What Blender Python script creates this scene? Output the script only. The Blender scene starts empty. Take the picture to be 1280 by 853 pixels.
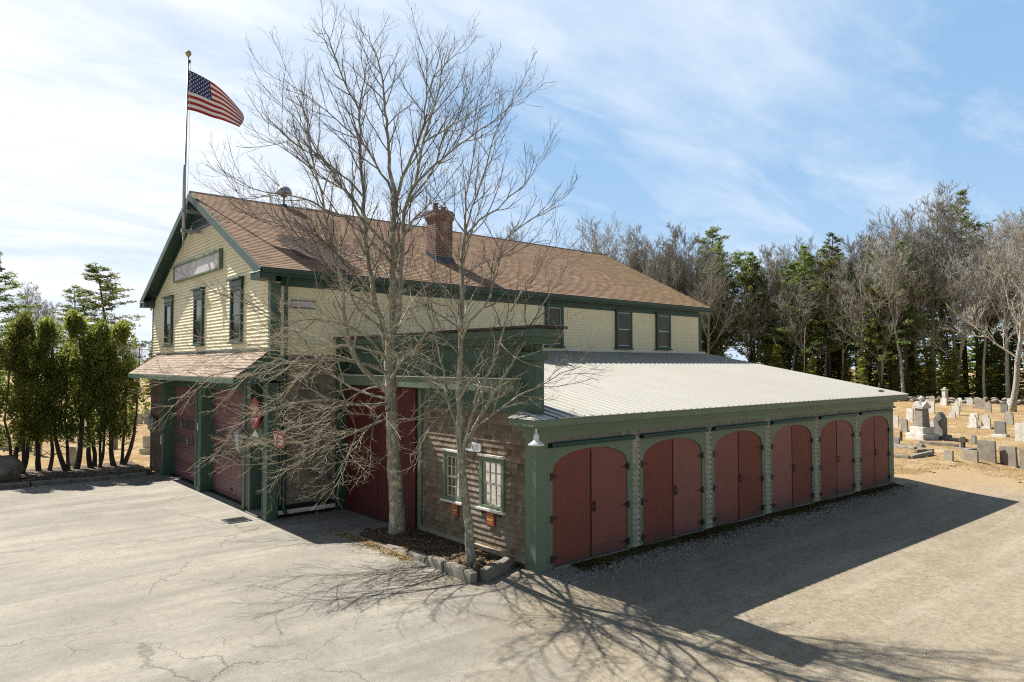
import bpy, bmesh, math, random
from mathutils import Vector, Matrix
R = math.radians
random.seed(11)
scene = bpy.context.scene
COL = scene.collection

# ------------------------------------------------------------------ helpers
class MB:
    """collects faces (world or local coordinates) and links them as one mesh object"""
    def __init__(s):
        s.v = []; s.f = []; s.t = []; s.m = []
    def face(s, pts, tint=.5, mi=0):
        n = len(s.v); s.v.extend(tuple(p) for p in pts); s.f.append(tuple(range(n, n+len(pts)))); s.t.append(tint); s.m.append(mi)
    def box(s, a, b, tint=.5, mi=0):
        x0, y0, z0 = [min(a[i], b[i]) for i in range(3)]; x1, y1, z1 = [max(a[i], b[i]) for i in range(3)]
        n = len(s.v)
        s.v += [(x0,y0,z0),(x1,y0,z0),(x1,y1,z0),(x0,y1,z0),(x0,y0,z1),(x1,y0,z1),(x1,y1,z1),(x0,y1,z1)]
        for q in ((0,3,2,1),(4,5,6,7),(0,1,5,4),(1,2,6,5),(2,3,7,6),(3,0,4,7)):
            s.f.append(tuple(n+i for i in q)); s.t.append(tint); s.m.append(mi)
    def hexa(s, p8, tint=.5, mi=0):
        n = len(s.v); s.v += [tuple(p) for p in p8]
        for q in ((0,3,2,1),(4,5,6,7),(0,1,5,4),(1,2,6,5),(2,3,7,6),(3,0,4,7)):
            s.f.append(tuple(n+i for i in q)); s.t.append(tint); s.m.append(mi)
    def tube(s, pts, rad, n=5, tint=.5, cap=True):
        pts = [Vector(p) for p in pts]
        base = len(s.v); k = len(pts); u = None
        for i in range(k):
            d = (pts[min(i+1, k-1)] - pts[max(i-1, 0)])
            if d.length < 1e-6: d = Vector((0,0,1))
            d.normalize()
            if u is None:
                u = d.cross(Vector((.31,.87,.37)))
                if u.length < .1: u = d.cross(Vector((1,0,0)))
            else: u = u - d*u.dot(d)
            u.normalize(); w = d.cross(u); p = pts[i]; r = rad[i]
            for j in range(n):
                a = 2*math.pi*j/n; c = math.cos(a)*r; sn = math.sin(a)*r
                s.v.append((p.x+u.x*c+w.x*sn, p.y+u.y*c+w.y*sn, p.z+u.z*c+w.z*sn))
        for i in range(k-1):
            for j in range(n):
                a = base+i*n+j; b = base+i*n+(j+1) % n
                s.f.append((a, b, b+n, a+n)); s.t.append(tint); s.m.append(0)
        if cap:
            s.f.append(tuple(base+j for j in range(n))[::-1]); s.t.append(tint); s.m.append(0)
            s.f.append(tuple(base+(k-1)*n+j for j in range(n))); s.t.append(tint); s.m.append(0)
    def lathe(s, prof, c=(0,0,0), n=12, tint=.5, mi=0):
        base = len(s.v); k = len(prof)
        for r, z in prof:
            for j in range(n):
                a = 2*math.pi*j/n; s.v.append((c[0]+r*math.cos(a), c[1]+r*math.sin(a), c[2]+z))
        for i in range(k-1):
            for j in range(n):
                a = base+i*n+j; b = base+i*n+(j+1) % n
                s.f.append((a,b,b+n,a+n)); s.t.append(tint); s.m.append(mi)
        s.f.append(tuple(base+j for j in range(n))[::-1]); s.t.append(tint); s.m.append(mi)
        s.f.append(tuple(base+(k-1)*n+j for j in range(n))); s.t.append(tint); s.m.append(mi)
    def build(s, name, mats, parent=None, at=None, smooth=False, bevel=0, tints=False):
        """at = world place of the top-level origin; children use their thing's place"""
        o0 = Vector(at) if at is not None else (Vector(parent['o']) if parent is not None else Vector((0,0,0)))
        me = bpy.data.meshes.new(name)
        me.from_pydata([(p[0]-o0.x, p[1]-o0.y, p[2]-o0.z) for p in s.v], [], s.f)
        if not isinstance(mats, (list, tuple)): mats = [mats]
        for m in mats: me.materials.append(m)
        if len(mats) > 1: me.polygons.foreach_set('material_index', s.m)
        if tints or max(s.t, default=.5) != min(s.t, default=.5):
            at_ = me.attributes.new('tint', 'FLOAT', 'FACE'); at_.data.foreach_set('value', s.t)
        if smooth: me.polygons.foreach_set('use_smooth', [True]*len(s.f))
        me.update()
        o = bpy.data.objects.new(name, me); COL.objects.link(o)
        if parent is not None: o.parent = parent
        else: o.location = o0
        o['o'] = tuple(o0)
        if bevel:
            b = o.modifiers.new('bevel', 'BEVEL'); b.width = bevel; b.segments = 2; b.limit_method = 'ANGLE'; b.angle_limit = R(40); b.harden_normals = False
        return o

def tag(o, label=None, cat=None, group=None, kind=None):
    if label: o['label'] = label
    if cat: o['category'] = cat
    if group: o['group'] = group
    if kind: o['kind'] = kind
    return o
def thing(name, loc, label, cat, group=None):
    o = bpy.data.objects.new(name, None); COL.objects.link(o); o.location = loc; o['o'] = tuple(loc)
    o.empty_display_size = .2
    return tag(o, label, cat, group)
def kids(o): return [c for c in bpy.data.objects if c.parent == o]
def copy_thing(src, parts, loc, rz, sc, label, group=None):
    c = src.copy(); COL.objects.link(c); c.location = loc; c.rotation_euler = (0,0,rz); c.scale = sc if hasattr(sc, '__len__') else (sc,sc,sc)
    c['label'] = label
    if group: c['group'] = group
    for p in parts:
        q = p.copy(); COL.objects.link(q); q.parent = c
    return c
def smooth(a, b, x):
    t = max(0, min(1, (x-a)/(b-a))); return t*t*(3-2*t)
def gz(x, y):
    """height of the ground"""
    z = -.13*smooth(0, 20, x) - .10*smooth(8, 22, y)*smooth(-1, -4, x)
    if y < 0: z -= .60*(1-math.exp(y/4.6))
    z -= .05*smooth(20, 40, x)
    return z

# ------------------------------------------------------------------ materials
def mk(name):
    m = bpy.data.materials.new(name); m.use_nodes = True; nt = m.node_tree
    return m, nt, nt.nodes['Principled BSDF']
def N(nt, t, **k):
    n = nt.nodes.new(t)
    for a, b in k.items():
        if a.startswith('_'): n.inputs[a[1:].replace('_', ' ')].default_value = b
        else: setattr(n, a, b)
    return n
def ramp(nt, fac, stops, interp='LINEAR'):
    n = nt.nodes.new('ShaderNodeValToRGB'); cr = n.color_ramp; cr.interpolation = interp
    while len(cr.elements) < len(stops): cr.elements.new(.5)
    for e, (p, c) in zip(cr.elements, stops): e.position = p; e.color = (*c, 1) if len(c) == 3 else c
    nt.links.new(fac, n.inputs[0]); return n.outputs[0]
def mixc(nt, fac, a, b, mode='MIX'):
    n = nt.nodes.new('ShaderNodeMix'); n.data_type = 'RGBA'; n.blend_type = mode
    if isinstance(fac, (int, float)): n.inputs[0].default_value = fac
    else: nt.links.new(fac, n.inputs[0])
    for i, c in ((6, a), (7, b)):
        if isinstance(c, tuple): n.inputs[i].default_value = (*c[:3], 1)
        else: nt.links.new(c, n.inputs[i])
    return n.outputs[2]
def math_(nt, op, a, b=None, c=None, clamp=False):
    n = nt.nodes.new('ShaderNodeMath'); n.operation = op; n.use_clamp = clamp
    for i, x in enumerate((a, b, c)):
        if x is None: continue
        if isinstance(x, (int, float)): n.inputs[i].default_value = x
        else: nt.links.new(x, n.inputs[i])
    return n.outputs[0]
def pos(nt, sc=(1,1,1), obj=False):
    mp = nt.nodes.new('ShaderNodeMapping'); mp.inputs['Scale'].default_value = sc
    if obj:
        g = nt.nodes.new('ShaderNodeTexCoord'); nt.links.new(g.outputs['Object'], mp.inputs[0])
    else:
        g = nt.nodes.new('ShaderNodeNewGeometry'); nt.links.new(g.outputs['Position'], mp.inputs[0])
    return mp.outputs[0]
def noise(nt, vec, scale, detail=4, rough=.55, dist=0):
    n = N(nt, 'ShaderNodeTexNoise', _Scale=scale, _Detail=detail, _Roughness=rough, _Distortion=dist)
    nt.links.new(vec, n.inputs['Vector']); return n.outputs[0]
def bump(nt, h, strength, dist, bs):
    b = N(nt, 'ShaderNodeBump', _Strength=strength, _Distance=dist)
    nt.links.new(h, b.inputs['Height']); nt.links.new(b.outputs[0], bs.inputs['Normal'])
def attr(nt, name='tint'):
    a = nt.nodes.new('ShaderNodeAttribute'); a.attribute_name = name; return a.outputs['Fac']

def painted(name, col, rough=.5, wear=(.5,.5,.45), wear_amt=.25, streak=True, grain=0.07, var=.18, spec=.35):
    """weathered paint: uneven tone, vertical run marks, a little grain"""
    m, nt, bs = mk(name)
    p = pos(nt); ps = pos(nt, (3.2, 3.2, .5)) if streak else p
    n1 = noise(nt, p, 1.7, 5, .6); n2 = noise(nt, ps, 2.6, 6, .65); n3 = noise(nt, p, 38, 3, .6)
    dark = tuple(c*(1-var*1.6) for c in col); lite = tuple(min(1, c*(1+var)+.004) for c in col)
    c = mixc(nt, n1, dark, lite)
    w = ramp(nt, n2, [(.52,(0,0,0)), (.78,(1,1,1))])
    c = mixc(nt, math_(nt, 'MULTIPLY', w, wear_amt), c, wear)
    sp = ramp(nt, n3, [(.62,(0,0,0)), (.72,(1,1,1))])
    c = mixc(nt, math_(nt, 'MULTIPLY', sp, wear_amt*.5), c, tuple(x*.45 for x in col))
    nt.links.new(c, bs.inputs['Base Color'])
    nt.links.new(math_(nt, 'MULTIPLY_ADD', n2, .25, rough-.1), bs.inputs['Roughness'])
    bs.inputs['Specular IOR Level'].default_value = spec
    bump(nt, math_(nt, 'ADD', math_(nt, 'MULTIPLY', n3, .5), n2), grain, .006, bs)
    return m
def flat(name, col, rough=.6, var=.12, metal=0, spec=.4, sc=9):
    m, nt, bs = mk(name); p = pos(nt, obj=True); n1 = noise(nt, p, sc, 4)
    nt.links.new(mixc(nt, n1, tuple(c*(1-var) for c in col), tuple(min(1,c*(1+var)) for c in col)), bs.inputs['Base Color'])
    bs.inputs['Roughness'].default_value = rough; bs.inputs['Metallic'].default_value = metal; bs.inputs['Specular IOR Level'].default_value = spec
    bump(nt, n1, .12, .004, bs)
    return m

M = {}
M['cream'] = painted('cream_clapboard', (.80,.74,.52), .55, (.40,.36,.26), .22, var=.08)
M['green'] = painted('green_trim_paint', (.142,.200,.140), .5, (.29,.34,.25), .22)
M['porchgreen'] = painted('blue_green_porch_paint', (.062,.118,.088), .5, (.20,.27,.21), .2)
M['dkgreen'] = painted('dark_green_paint', (.030,.072,.058), .45, (.10,.15,.13), .2)
M['red'] = painted('barn_red_paint', (.225,.064,.048), .62, (.16,.085,.065), .38, grain=.12, var=.14)
def fade(m):
    nt = m.node_tree; bs = nt.nodes['Principled BSDF']; l = bs.inputs['Base Color'].links[0].from_socket; oi = nt.nodes.new('ShaderNodeObjectInfo'); p = pos(nt)
    hs = N(nt, 'ShaderNodeHueSaturation'); nt.links.new(l, hs.inputs['Color']); nt.links.new(math_(nt, 'MULTIPLY_ADD', oi.outputs['Random'], .36, .84), hs.inputs['Value']); nt.links.new(math_(nt, 'MULTIPLY_ADD', oi.outputs['Random'], -.22, 1.08), hs.inputs['Saturation'])
    z = nt.nodes.new('ShaderNodeSeparateXYZ'); nt.links.new(p, z.inputs[0]); n = noise(nt, p, 2.4, 6, .7); n2 = noise(nt, pos(nt, (7,7,.7)), 2, 5, .7)
    d = ramp(nt, math_(nt, 'ADD', z.outputs[2], math_(nt, 'ADD', math_(nt, 'MULTIPLY', n, .9), math_(nt, 'MULTIPLY', n2, .35))), [(.55,(.85,.85,.85)), (.98,(0,0,0))])
    nt.links.new(mixc(nt, d, hs.outputs[0], (.085,.052,.05)), bs.inputs['Base Color'])
fade(M['red'])
M['dkred'] = painted('deep_red_paint', (.098,.016,.018), .6, (.10,.03,.03), .3)
M['burg'] = painted('burgundy_door_paint', (.165,.078,.085), .45, (.24,.16,.16), .3)
M['white'] = painted('white_paint', (.70,.68,.62), .5, (.45,.43,.38), .3, var=.08)
M['whitemetal'] = flat('white_enamel', (.78,.79,.79), .3, .05)
M['sillwood'] = painted('weathered_sill_wood', (.40,.335,.235), .7, (.25,.22,.17), .35)
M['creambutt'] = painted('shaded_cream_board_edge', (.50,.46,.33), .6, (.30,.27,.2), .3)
M['rib_shade'] = flat('rib_shade_strip', (.27,.26,.23), .6, .25)  # rib shadow line painted as a dark strip beside each rib
M['sashcream'] = painted('cream_sash_paint', (.55,.50,.38), .5, (.35,.32,.26), .3)
M['black'] = flat('black_iron', (.016,.016,.017), .5, .3)
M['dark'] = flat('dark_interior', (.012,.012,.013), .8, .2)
M['concrete'] = flat('concrete', (.27,.25,.215), .9, .2)
M['steel'] = flat('galvanised_steel', (.36,.39,.42), .45, .15, .6)
M['brass'] = flat('tarnished_gilt', (.36,.30,.17), .45, .2, .5)
M['kick'] = flat('sheet_flashing', (.060,.085,.105), .5, .2, .3)

def mat_wood():
    m, nt, bs = mk('weathered_shingles'); t = attr(nt); p = pos(nt); pg = pos(nt, (26,26,1.6))
    base = ramp(nt, t, [(0,(.085,.060,.043)), (.25,(.18,.128,.090)), (.5,(.27,.20,.140)), (.75,(.35,.27,.195)), (1,(.43,.35,.27))])
    g = noise(nt, pg, 1.0, 5, .65); c = mixc(nt, ramp(nt, g, [(.3,(0,0,0)), (.75,(1,1,1))]), mixc(nt, .55, base, (.055,.042,.032)), base)
    n1 = noise(nt, p, .8, 5, .6)
    c = mixc(nt, math_(nt, 'MULTIPLY', ramp(nt, n1, [(.45,(0,0,0)), (.75,(1,1,1))]), .55), c, (.30,.28,.25))
    gp = nt.nodes.new('ShaderNodeSeparateXYZ'); nt.links.new(p, gp.inputs[0])
    low = math_(nt, 'MULTIPLY', ramp(nt, math_(nt, 'ADD', gp.outputs[2], math_(nt, 'MULTIPLY', n1, .5)), [(.25,(1,1,1)), (.8,(0,0,0))]), .45)
    c = mixc(nt, low, c, (.17,.145,.055))          # algae and splash-back stain low on the wall
    nt.links.new(c, bs.inputs['Base Color']); bs.inputs['Roughness'].default_value = .85; bs.inputs['Specular IOR Level'].default_value = .2
    bump(nt, g, .5, .008, bs); return m
M['wood'] = mat_wood()
def mat_greywood(name, ca, cb_, cc):
    m, nt, bs = mk(name); t = attr(nt); pg = pos(nt, (26,26,1.6))
    base = ramp(nt, t, [(0,ca), (.5,cb_), (1,cc)])
    g = noise(nt, pg, 1.0, 5, .65); c = mixc(nt, ramp(nt, g, [(.3,(0,0,0)), (.75,(1,1,1))]), mixc(nt, .5, base, (.06,.055,.05)), base)
    nt.links.new(c, bs.inputs['Base Color']); bs.inputs['Roughness'].default_value = .85; bs.inputs['Specular IOR Level'].default_value = .2
    bump(nt, g, .5, .008, bs); return m
M['greywood'] = mat_greywood('silvered_shingles', (.10,.092,.075), (.25,.228,.185), (.40,.37,.305)); M['palewood'] = mat_greywood('bleached_shingles', (.19,.175,.145), (.44,.41,.34), (.62,.585,.50))
def mat_roof(name, a, b, c_, moss=0):
    m, nt, bs = mk(name); t = attr(nt); p = pos(nt)
    c = ramp(nt, t, [(0,a), (.5,b), (1,c_)])
    n1 = noise(nt, p, .35, 5, .6); n2 = noise(nt, p, 90, 2)
    c = mixc(nt, math_(nt, 'MULTIPLY', ramp(nt, n1, [(.4,(0,0,0)), (.7,(1,1,1))]), .35), c, (.21,.15,.12))
    c = mixc(nt, math_(nt, 'MULTIPLY', n2, .35), c, tuple(x*.35 for x in b))
    if moss:
        n3 = noise(nt, p, 2.2, 6, .7); gx = nt.nodes.new('ShaderNodeSeparateXYZ'); nt.links.new(p, gx.inputs[0])
        far = ramp(nt, math_(nt, 'MULTIPLY_ADD', gx.outputs[0], .05, 0), [(.62,(0,0,0)), (.93,(1,1,1))])
        c = mixc(nt, math_(nt, 'MULTIPLY', math_(nt, 'MULTIPLY', far, ramp(nt, n3, [(.45,(0,0,0)), (.6,(1,1,1))])), .8), c, (.20,.145,.03))
    nt.links.new(c, bs.inputs['Base Color']); bs.inputs['Roughness'].default_value = .92; bs.inputs['Specular IOR Level'].default_value = .15
    bump(nt, n2, .5, .006, bs); return m
M['roof'] = mat_roof('brown_asphalt_shingles', (.19,.118,.078), (.305,.200,.132), (.42,.295,.205), 1)
M['patch'] = mat_roof('dark_replacement_shingles', (.045,.030,.028), (.07,.045,.042), (.095,.062,.058))
M['awning'] = mat_roof('pale_pink_shingles', (.27,.205,.165), (.36,.285,.235), (.45,.37,.31))
def mat_metal():
    m, nt, bs = mk('pale_ribbed_steel'); p = pos(nt); ps = pos(nt, (5, .35, .35))
    n1 = noise(nt, ps, 1.4, 5, .6); n2 = noise(nt, p, .5, 4)
    c = mixc(nt, n1, (.45,.44,.40), (.55,.54,.495)); c = mixc(nt, math_(nt, 'MULTIPLY', n2, .35), c, (.33,.31,.265))
    sx = nt.nodes.new('ShaderNodeSeparateXYZ'); nt.links.new(p, sx.inputs[0]); pl = noise(nt, pos(nt, (1.09,.01,.01)), 1.0, 0, 0)
    c = mixc(nt, math_(nt, 'MULTIPLY', pl, .30), c, (.36,.34,.29))
    n4 = noise(nt, pos(nt, (9,.22,.22)), 1.0, 5, .7); c = mixc(nt, ramp(nt, n4, [(.55,(0,0,0)), (.75,(.5,.5,.5))]), c, (.36,.335,.28))
    nt.links.new(c, bs.inputs['Base Color']); bs.inputs['Roughness'].default_value = .5; bs.inputs['Specular IOR Level'].default_value = .4
    return m
M['metal'] = mat_metal()
def mat_brick():
    m, nt, bs = mk('red_chimney_brick'); g = pos(nt)
    s = nt.nodes.new('ShaderNodeSeparateXYZ'); nt.links.new(g, s.inputs[0])
    cb = nt.nodes.new('ShaderNodeCombineXYZ'); nt.links.new(math_(nt, 'ADD', s.outputs[0], s.outputs[1]), cb.inputs[0]); nt.links.new(s.outputs[2], cb.inputs[1])
    b = N(nt, 'ShaderNodeTexBrick', _Scale=1.0, _Mortar_Size=.011, _Brick_Width=.21, _Row_Height=.075)
    b.inputs['Color1'].default_value = (.19,.055,.038,1); b.inputs['Color2'].default_value = (.10,.035,.030,1); b.inputs['Mortar'].default_value = (.27,.24,.21,1)
    nt.links.new(cb.outputs[0], b.inputs['Vector'])
    n1 = noise(nt, g, 3, 5); c = mixc(nt, ramp(nt, n1, [(.5,(0,0,0)), (.72,(.6,.6,.6))]), b.outputs[0], (.36,.31,.27))
    nt.links.new(c, bs.inputs['Base Color']); bs.inputs['Roughness'].default_value = .9
    bump(nt, b.outputs[1], -.6, .01, bs); return m
M['brick'] = mat_brick()
def mat_glass(name, tint, rough=.03):
    m, nt, bs = mk(name); p = pos(nt); n1 = noise(nt, p, 2.3, 3)
    nt.links.new(mixc(nt, n1, tuple(c*.6 for c in tint), tint), bs.inputs['Base Color'])
    bs.inputs['Roughness'].default_value = rough; bs.inputs['Specular IOR Level'].default_value = .38
    bump(nt, n1, .05, .01, bs); return m
M['glass'] = mat_glass('dark_window_glass', (.055,.045,.038), .10)
M['paleglass'] = mat_glass('garage_door_glass', (.10,.105,.10), .08)
def mat_clear():
    m, nt, bs = mk('clear_window_glass'); out = nt.nodes['Material Output']
    tr = N(nt, 'ShaderNodeBsdfTransparent'); gl = N(nt, 'ShaderNodeBsdfGlossy', _Roughness=.03); fr = N(nt, 'ShaderNodeFresnel', _IOR=1.5)
    mx = nt.nodes.new('ShaderNodeMixShader'); nt.links.new(fr.outputs[0], mx.inputs[0]); nt.links.new(tr.outputs[0], mx.inputs[1]); nt.links.new(gl.outputs[0], mx.inputs[2])
    nt.links.new(mx.outputs[0], out.inputs[0]); return m
M['clear'] = mat_clear()
M['curtain'] = flat('yellowed_curtain', (.15,.112,.055), .9, .25, sc=14)
M['frost'] = flat('old_lantern_glass', (.42,.44,.42), .25, .2)
def mat_bark(name, a, b, lich, fine=26):
    m, nt, bs = mk(name); p = pos(nt, obj=True); pv = pos(nt, (1,1,.35), True)
    n1 = noise(nt, pv, fine, 6, .7); n2 = noise(nt, p, 7, 6, .7); n3 = noise(nt, p, 13, 4, .7)
    c = mixc(nt, ramp(nt, n1, [(.3,(0,0,0)), (.7,(1,1,1))]), a, b)
    c = mixc(nt, ramp(nt, n2, [(.52,(0,0,0)), (.62,(.85,.85,.85))]), c, lich)
    c = mixc(nt, ramp(nt, n3, [(.60,(0,0,0)), (.68,(.7,.7,.7))]), c, (.055,.05,.042))
    nt.links.new(c, bs.inputs['Base Color']); bs.inputs['Roughness'].default_value = .95; bs.inputs['Specular IOR Level'].default_value = .15
    bump(nt, n1, .9, .02, bs); return m
M['maple'] = mat_bark('grey_maple_bark', (.13,.12,.09), (.42,.40,.33), (.56,.56,.42))
M['twig'] = flat('tan_twig_bark', (.36,.31,.225), .9, .3, sc=3)
M['dark_twig'] = flat('dark_upper_twigs', (.135,.115,.098), .9, .3, sc=3)  # darker twig tone, used above a set height
M['grey_bark'] = mat_bark('woodland_bark', (.17,.155,.135), (.39,.37,.335), (.46,.445,.41), 8)
M['grey_twig'] = flat('woodland_twigs', (.285,.275,.25), .95, .3, sc=.7)
M['pale_bark'] = mat_bark('pale_birch_bark', (.36,.33,.28), (.58,.55,.48), (.62,.60,.53), 8)
M['dark_bark'] = mat_bark('dark_conifer_bark', (.040,.033,.026), (.10,.08,.062), (.12,.11,.09), 9)
def mat_leaf(name, dark, mid, lite, trans=.25):
    m, nt, bs = mk(name); t = attr(nt); oi = nt.nodes.new('ShaderNodeObjectInfo')
    c = ramp(nt, t, [(0,dark), (.5,mid), (1,lite)])
    hs = N(nt, 'ShaderNodeHueSaturation'); nt.links.new(c, hs.inputs['Color'])
    nt.links.new(math_(nt, 'MULTIPLY_ADD', oi.outputs['Random'], .05, .475), hs.inputs['Hue']); nt.links.new(math_(nt, 'MULTIPLY_ADD', oi.outputs['Random'], .5, .75), hs.inputs['Value'])
    nt.links.new(hs.outputs[0], bs.inputs['Base Color']); bs.inputs['Roughness'].default_value = .6; bs.inputs['Specular IOR Level'].default_value = .25
    tr = N(nt, 'ShaderNodeBsdfTranslucent'); nt.links.new(hs.outputs[0], tr.inputs[0])
    mx = nt.nodes.new('ShaderNodeMixShader'); mx.inputs[0].default_value = trans
    nt.links.new(bs.outputs[0], mx.inputs[1]); nt.links.new(tr.outputs[0], mx.inputs[2]); nt.links.new(mx.outputs[0], nt.nodes['Material Output'].inputs[0]); return m
M['arbor'] = mat_leaf('arborvitae_foliage', (.10,.14,.034), (.22,.275,.062), (.38,.41,.105), .60)
M['pine'] = mat_leaf('pine_needles', (.08,.115,.044), (.18,.23,.074), (.31,.34,.11), .55)
M['hemlock'] = mat_leaf('hemlock_foliage', (.11,.14,.032), (.26,.29,.062), (.44,.43,.095), .58)
def mat_stone(name, a, b, stain):
    m, nt, bs = mk(name); p = pos(nt); n1 = noise(nt, p, 3.1, 6, .65); n2 = noise(nt, p, 45, 3); oi = nt.nodes.new('ShaderNodeObjectInfo')
    c = mixc(nt, oi.outputs['Random'], a, b); c = mixc(nt, ramp(nt, n1, [(.42,(0,0,0)), (.7,(.75,.75,.75))]), c, stain); c = mixc(nt, math_(nt, 'MULTIPLY', n2, .3), c, tuple(x*.5 for x in a))
    nt.links.new(c, bs.inputs['Base Color']); bs.inputs['Roughness'].default_value = .85
    bump(nt, n2, .35, .006, bs); return m
M['marble'] = mat_stone('weathered_white_marble', (.62,.60,.56), (.50,.48,.44), (.26,.24,.20))
M['slate'] = mat_stone('grey_slate', (.17,.165,.155), (.26,.25,.23), (.10,.095,.085))
M['granite'] = mat_stone('rough_granite', (.30,.275,.235), (.22,.20,.17), (.085,.07,.05))
M['fieldstone'] = mat_stone('brown_fieldstone', (.30,.25,.20), (.38,.34,.29), (.16,.12,.09))

def mat_ground():
    m, nt, bs = mk('dry_grass_ground'); p = pos(nt)
    n1 = noise(nt, p, .38, 6, .7); n2 = noise(nt, p, 1.3, 6, .7); n3 = noise(nt, p, 9, 4, .75); n4 = noise(nt, p, 55, 2, .6)
    c = ramp(nt, n2, [(.25,(.17,.105,.045)), (.42,(.33,.22,.105)), (.58,(.46,.34,.18)), (.8,(.56,.45,.28))])
    c = mixc(nt, ramp(nt, n1, [(.47,(0,0,0)), (.58,(.8,.8,.8))]), c, (.27,.150,.068)); c = mixc(nt, ramp(nt, n1, [(.34,(.85,.85,.85)), (.45,(0,0,0))]), c, (.60,.51,.36))
    c = mixc(nt, ramp(nt, n3, [(.34,(.75,.75,.75)), (.55,(0,0,0))]), c, (.155,.088,.038))
    c = mixc(nt, math_(nt, 'MULTIPLY', n4, .4), c, (.50,.40,.24))
    nt.links.new(c, bs.inputs['Base Color']); bs.inputs['Roughness'].default_value = 1; bs.inputs['Specular IOR Level'].default_value = .1
    bump(nt, math_(nt, 'ADD', n3, math_(nt, 'MULTIPLY', n4, .6)), 1, .06, bs); return m
M['ground'] = mat_ground()
def mat_lot():
    m, nt, bs = mk('worn_pavement_and_gravel'); p = pos(nt)
    s = nt.nodes.new('ShaderNodeSeparateXYZ'); nt.links.new(p, s.inputs[0]); X, Y = s.outputs[0], s.outputs[1]
    n0 = noise(nt, p, .22, 5, .6); n1 = noise(nt, p, .75, 6, .65); n2 = noise(nt, p, 9, 5, .75); n3 = noise(nt, p, 60, 3, .7); n5 = noise(nt, p, 150, 2, .7)
    ps = pos(nt, (.16, 1.5, 1)); ns = noise(nt, ps, .9, 5, .6, .6)                     # long drag and tyre marks
    asph = ramp(nt, n1, [(.25,(.195,.183,.162)), (.5,(.258,.242,.213)), (.78,(.325,.303,.264))])
    asph = mixc(nt, ramp(nt, ns, [(.42,(0,0,0)), (.66,(.85,.85,.85))]), asph, (.37,.342,.29))
    asph = mixc(nt, ramp(nt, n0, [(.46,(0,0,0)), (.68,(.85,.85,.85))]), asph, (.190,.176,.155))
    asph = mixc(nt, ramp(nt, ns, [(.30,(.55,.55,.55)), (.42,(0,0,0))]), asph, (.17,.158,.14))
    asph = mixc(nt, ramp(nt, n2, [(.34,(.55,.55,.55)), (.52,(0,0,0))]), asph, (.185,.170,.146))
    grav = ramp(nt, n1, [(.25,(.215,.176,.122)), (.5,(.295,.247,.176)), (.8,(.37,.316,.235))])
    grav = mixc(nt, ramp(nt, n2, [(.38,(.8,.8,.8)), (.58,(0,0,0))]), grav, (.175,.142,.10))
    grav = mixc(nt, ramp(nt, ns, [(.46,(0,0,0)), (.7,(.5,.5,.5))]), grav, (.43,.385,.31))
    sel = ramp(nt, math_(nt, 'ADD', math_(nt, 'MULTIPLY_ADD', X, .11, math_(nt, 'MULTIPLY', Y, -.045)), math_(nt, 'MULTIPLY_ADD', n0, .9, n1)), [(.62,(0,0,0)), (1.02,(1,1,1))])
    # ramp inputs are clamped to 0..1, so shift the field first
    c = mixc(nt, sel, asph, grav)
    # straw and soil drifting over the far edge of the lot
    e = ramp(nt, math_(nt, 'ADD', math_(nt, 'MULTIPLY_ADD', X, .055, math_(nt, 'MULTIPLY', Y, .06)), math_(nt, 'MULTIPLY_ADD', n1, .5, -.75)), [(.35,(0,0,0)), (.62,(1,1,1))])
    c = mixc(nt, math_(nt, 'MULTIPLY', e, .85), c, mixc(nt, n2, (.27,.17,.075), (.46,.33,.17)))
    # cracks
    d = nt.nodes.new('ShaderNodeVectorMath'); d.operation = 'MULTIPLY_ADD'
    nz = N(nt, 'ShaderNodeTexNoise', _Scale=1.1, _Detail=5, _Roughness=.65); nt.links.new(p, nz.inputs['Vector'])
    nt.links.new(nz.outputs[1], d.inputs[0]); d.inputs[1].default_value = (1.3,1.3,0); nt.links.new(p, d.inputs[2])
    cracks = None
    for sc_, wd, lo, hi in ((.19,.0042,.36,.50), (.55,.0075,.53,.61)):
        v = N(nt, 'ShaderNodeTexVoronoi', feature='DISTANCE_TO_EDGE', _Scale=sc_); nt.links.new(d.outputs[0], v.inputs['Vector'])
        k = ramp(nt, v.outputs['Distance'], [(0,(1,1,1)), (wd,(0,0,0))])
        k = math_(nt, 'MULTIPLY', k, ramp(nt, noise(nt, p, .33+sc_*.2, 3), [(lo,(0,0,0)), (hi,(1,1,1))]))
        cracks = k if cracks is None else math_(nt, 'MAXIMUM', cracks, k)
    cracks = math_(nt, 'MULTIPLY', cracks, math_(nt, 'SUBTRACT', 1.0, sel), clamp=True)
    c = mixc(nt, math_(nt, 'MULTIPLY', cracks, .62), c, (.085,.076,.062))
    c = mixc(nt, ramp(nt, n3, [(.52,(0,0,0)), (.70,(.62,.62,.62))]), c, (.12,.105,.084))
    n6 = noise(nt, p, 3.4, 6, .75); c = mixc(nt, ramp(nt, n6, [(.50,(0,0,0)), (.66,(.36,.36,.36))]), c, (.165,.150,.125)); c = mixc(nt, ramp(nt, n6, [(.30,(.25,.25,.25)), (.44,(0,0,0))]), c, (.40,.365,.305))
    c = mixc(nt, ramp(nt, n5, [(.52,(0,0,0)), (.72,(.5,.5,.5))]), c, (.50,.46,.39))
    sp1 = noise(nt, p, .48, 3, .5); c = mixc(nt, ramp(nt, sp1, [(.68,(0,0,0)), (.76,(.22,.22,.22))]), c, (.14,.122,.10))
    nt.links.new(c, bs.inputs['Base Color']); bs.inputs['Roughness'].default_value = .93; bs.inputs['Specular IOR Level'].default_value = .2
    h = math_(nt, 'ADD', math_(nt, 'MULTIPLY', n2, .8), math_(nt, 'ADD', n3, math_(nt, 'MULTIPLY', cracks, -1.5)))
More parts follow.
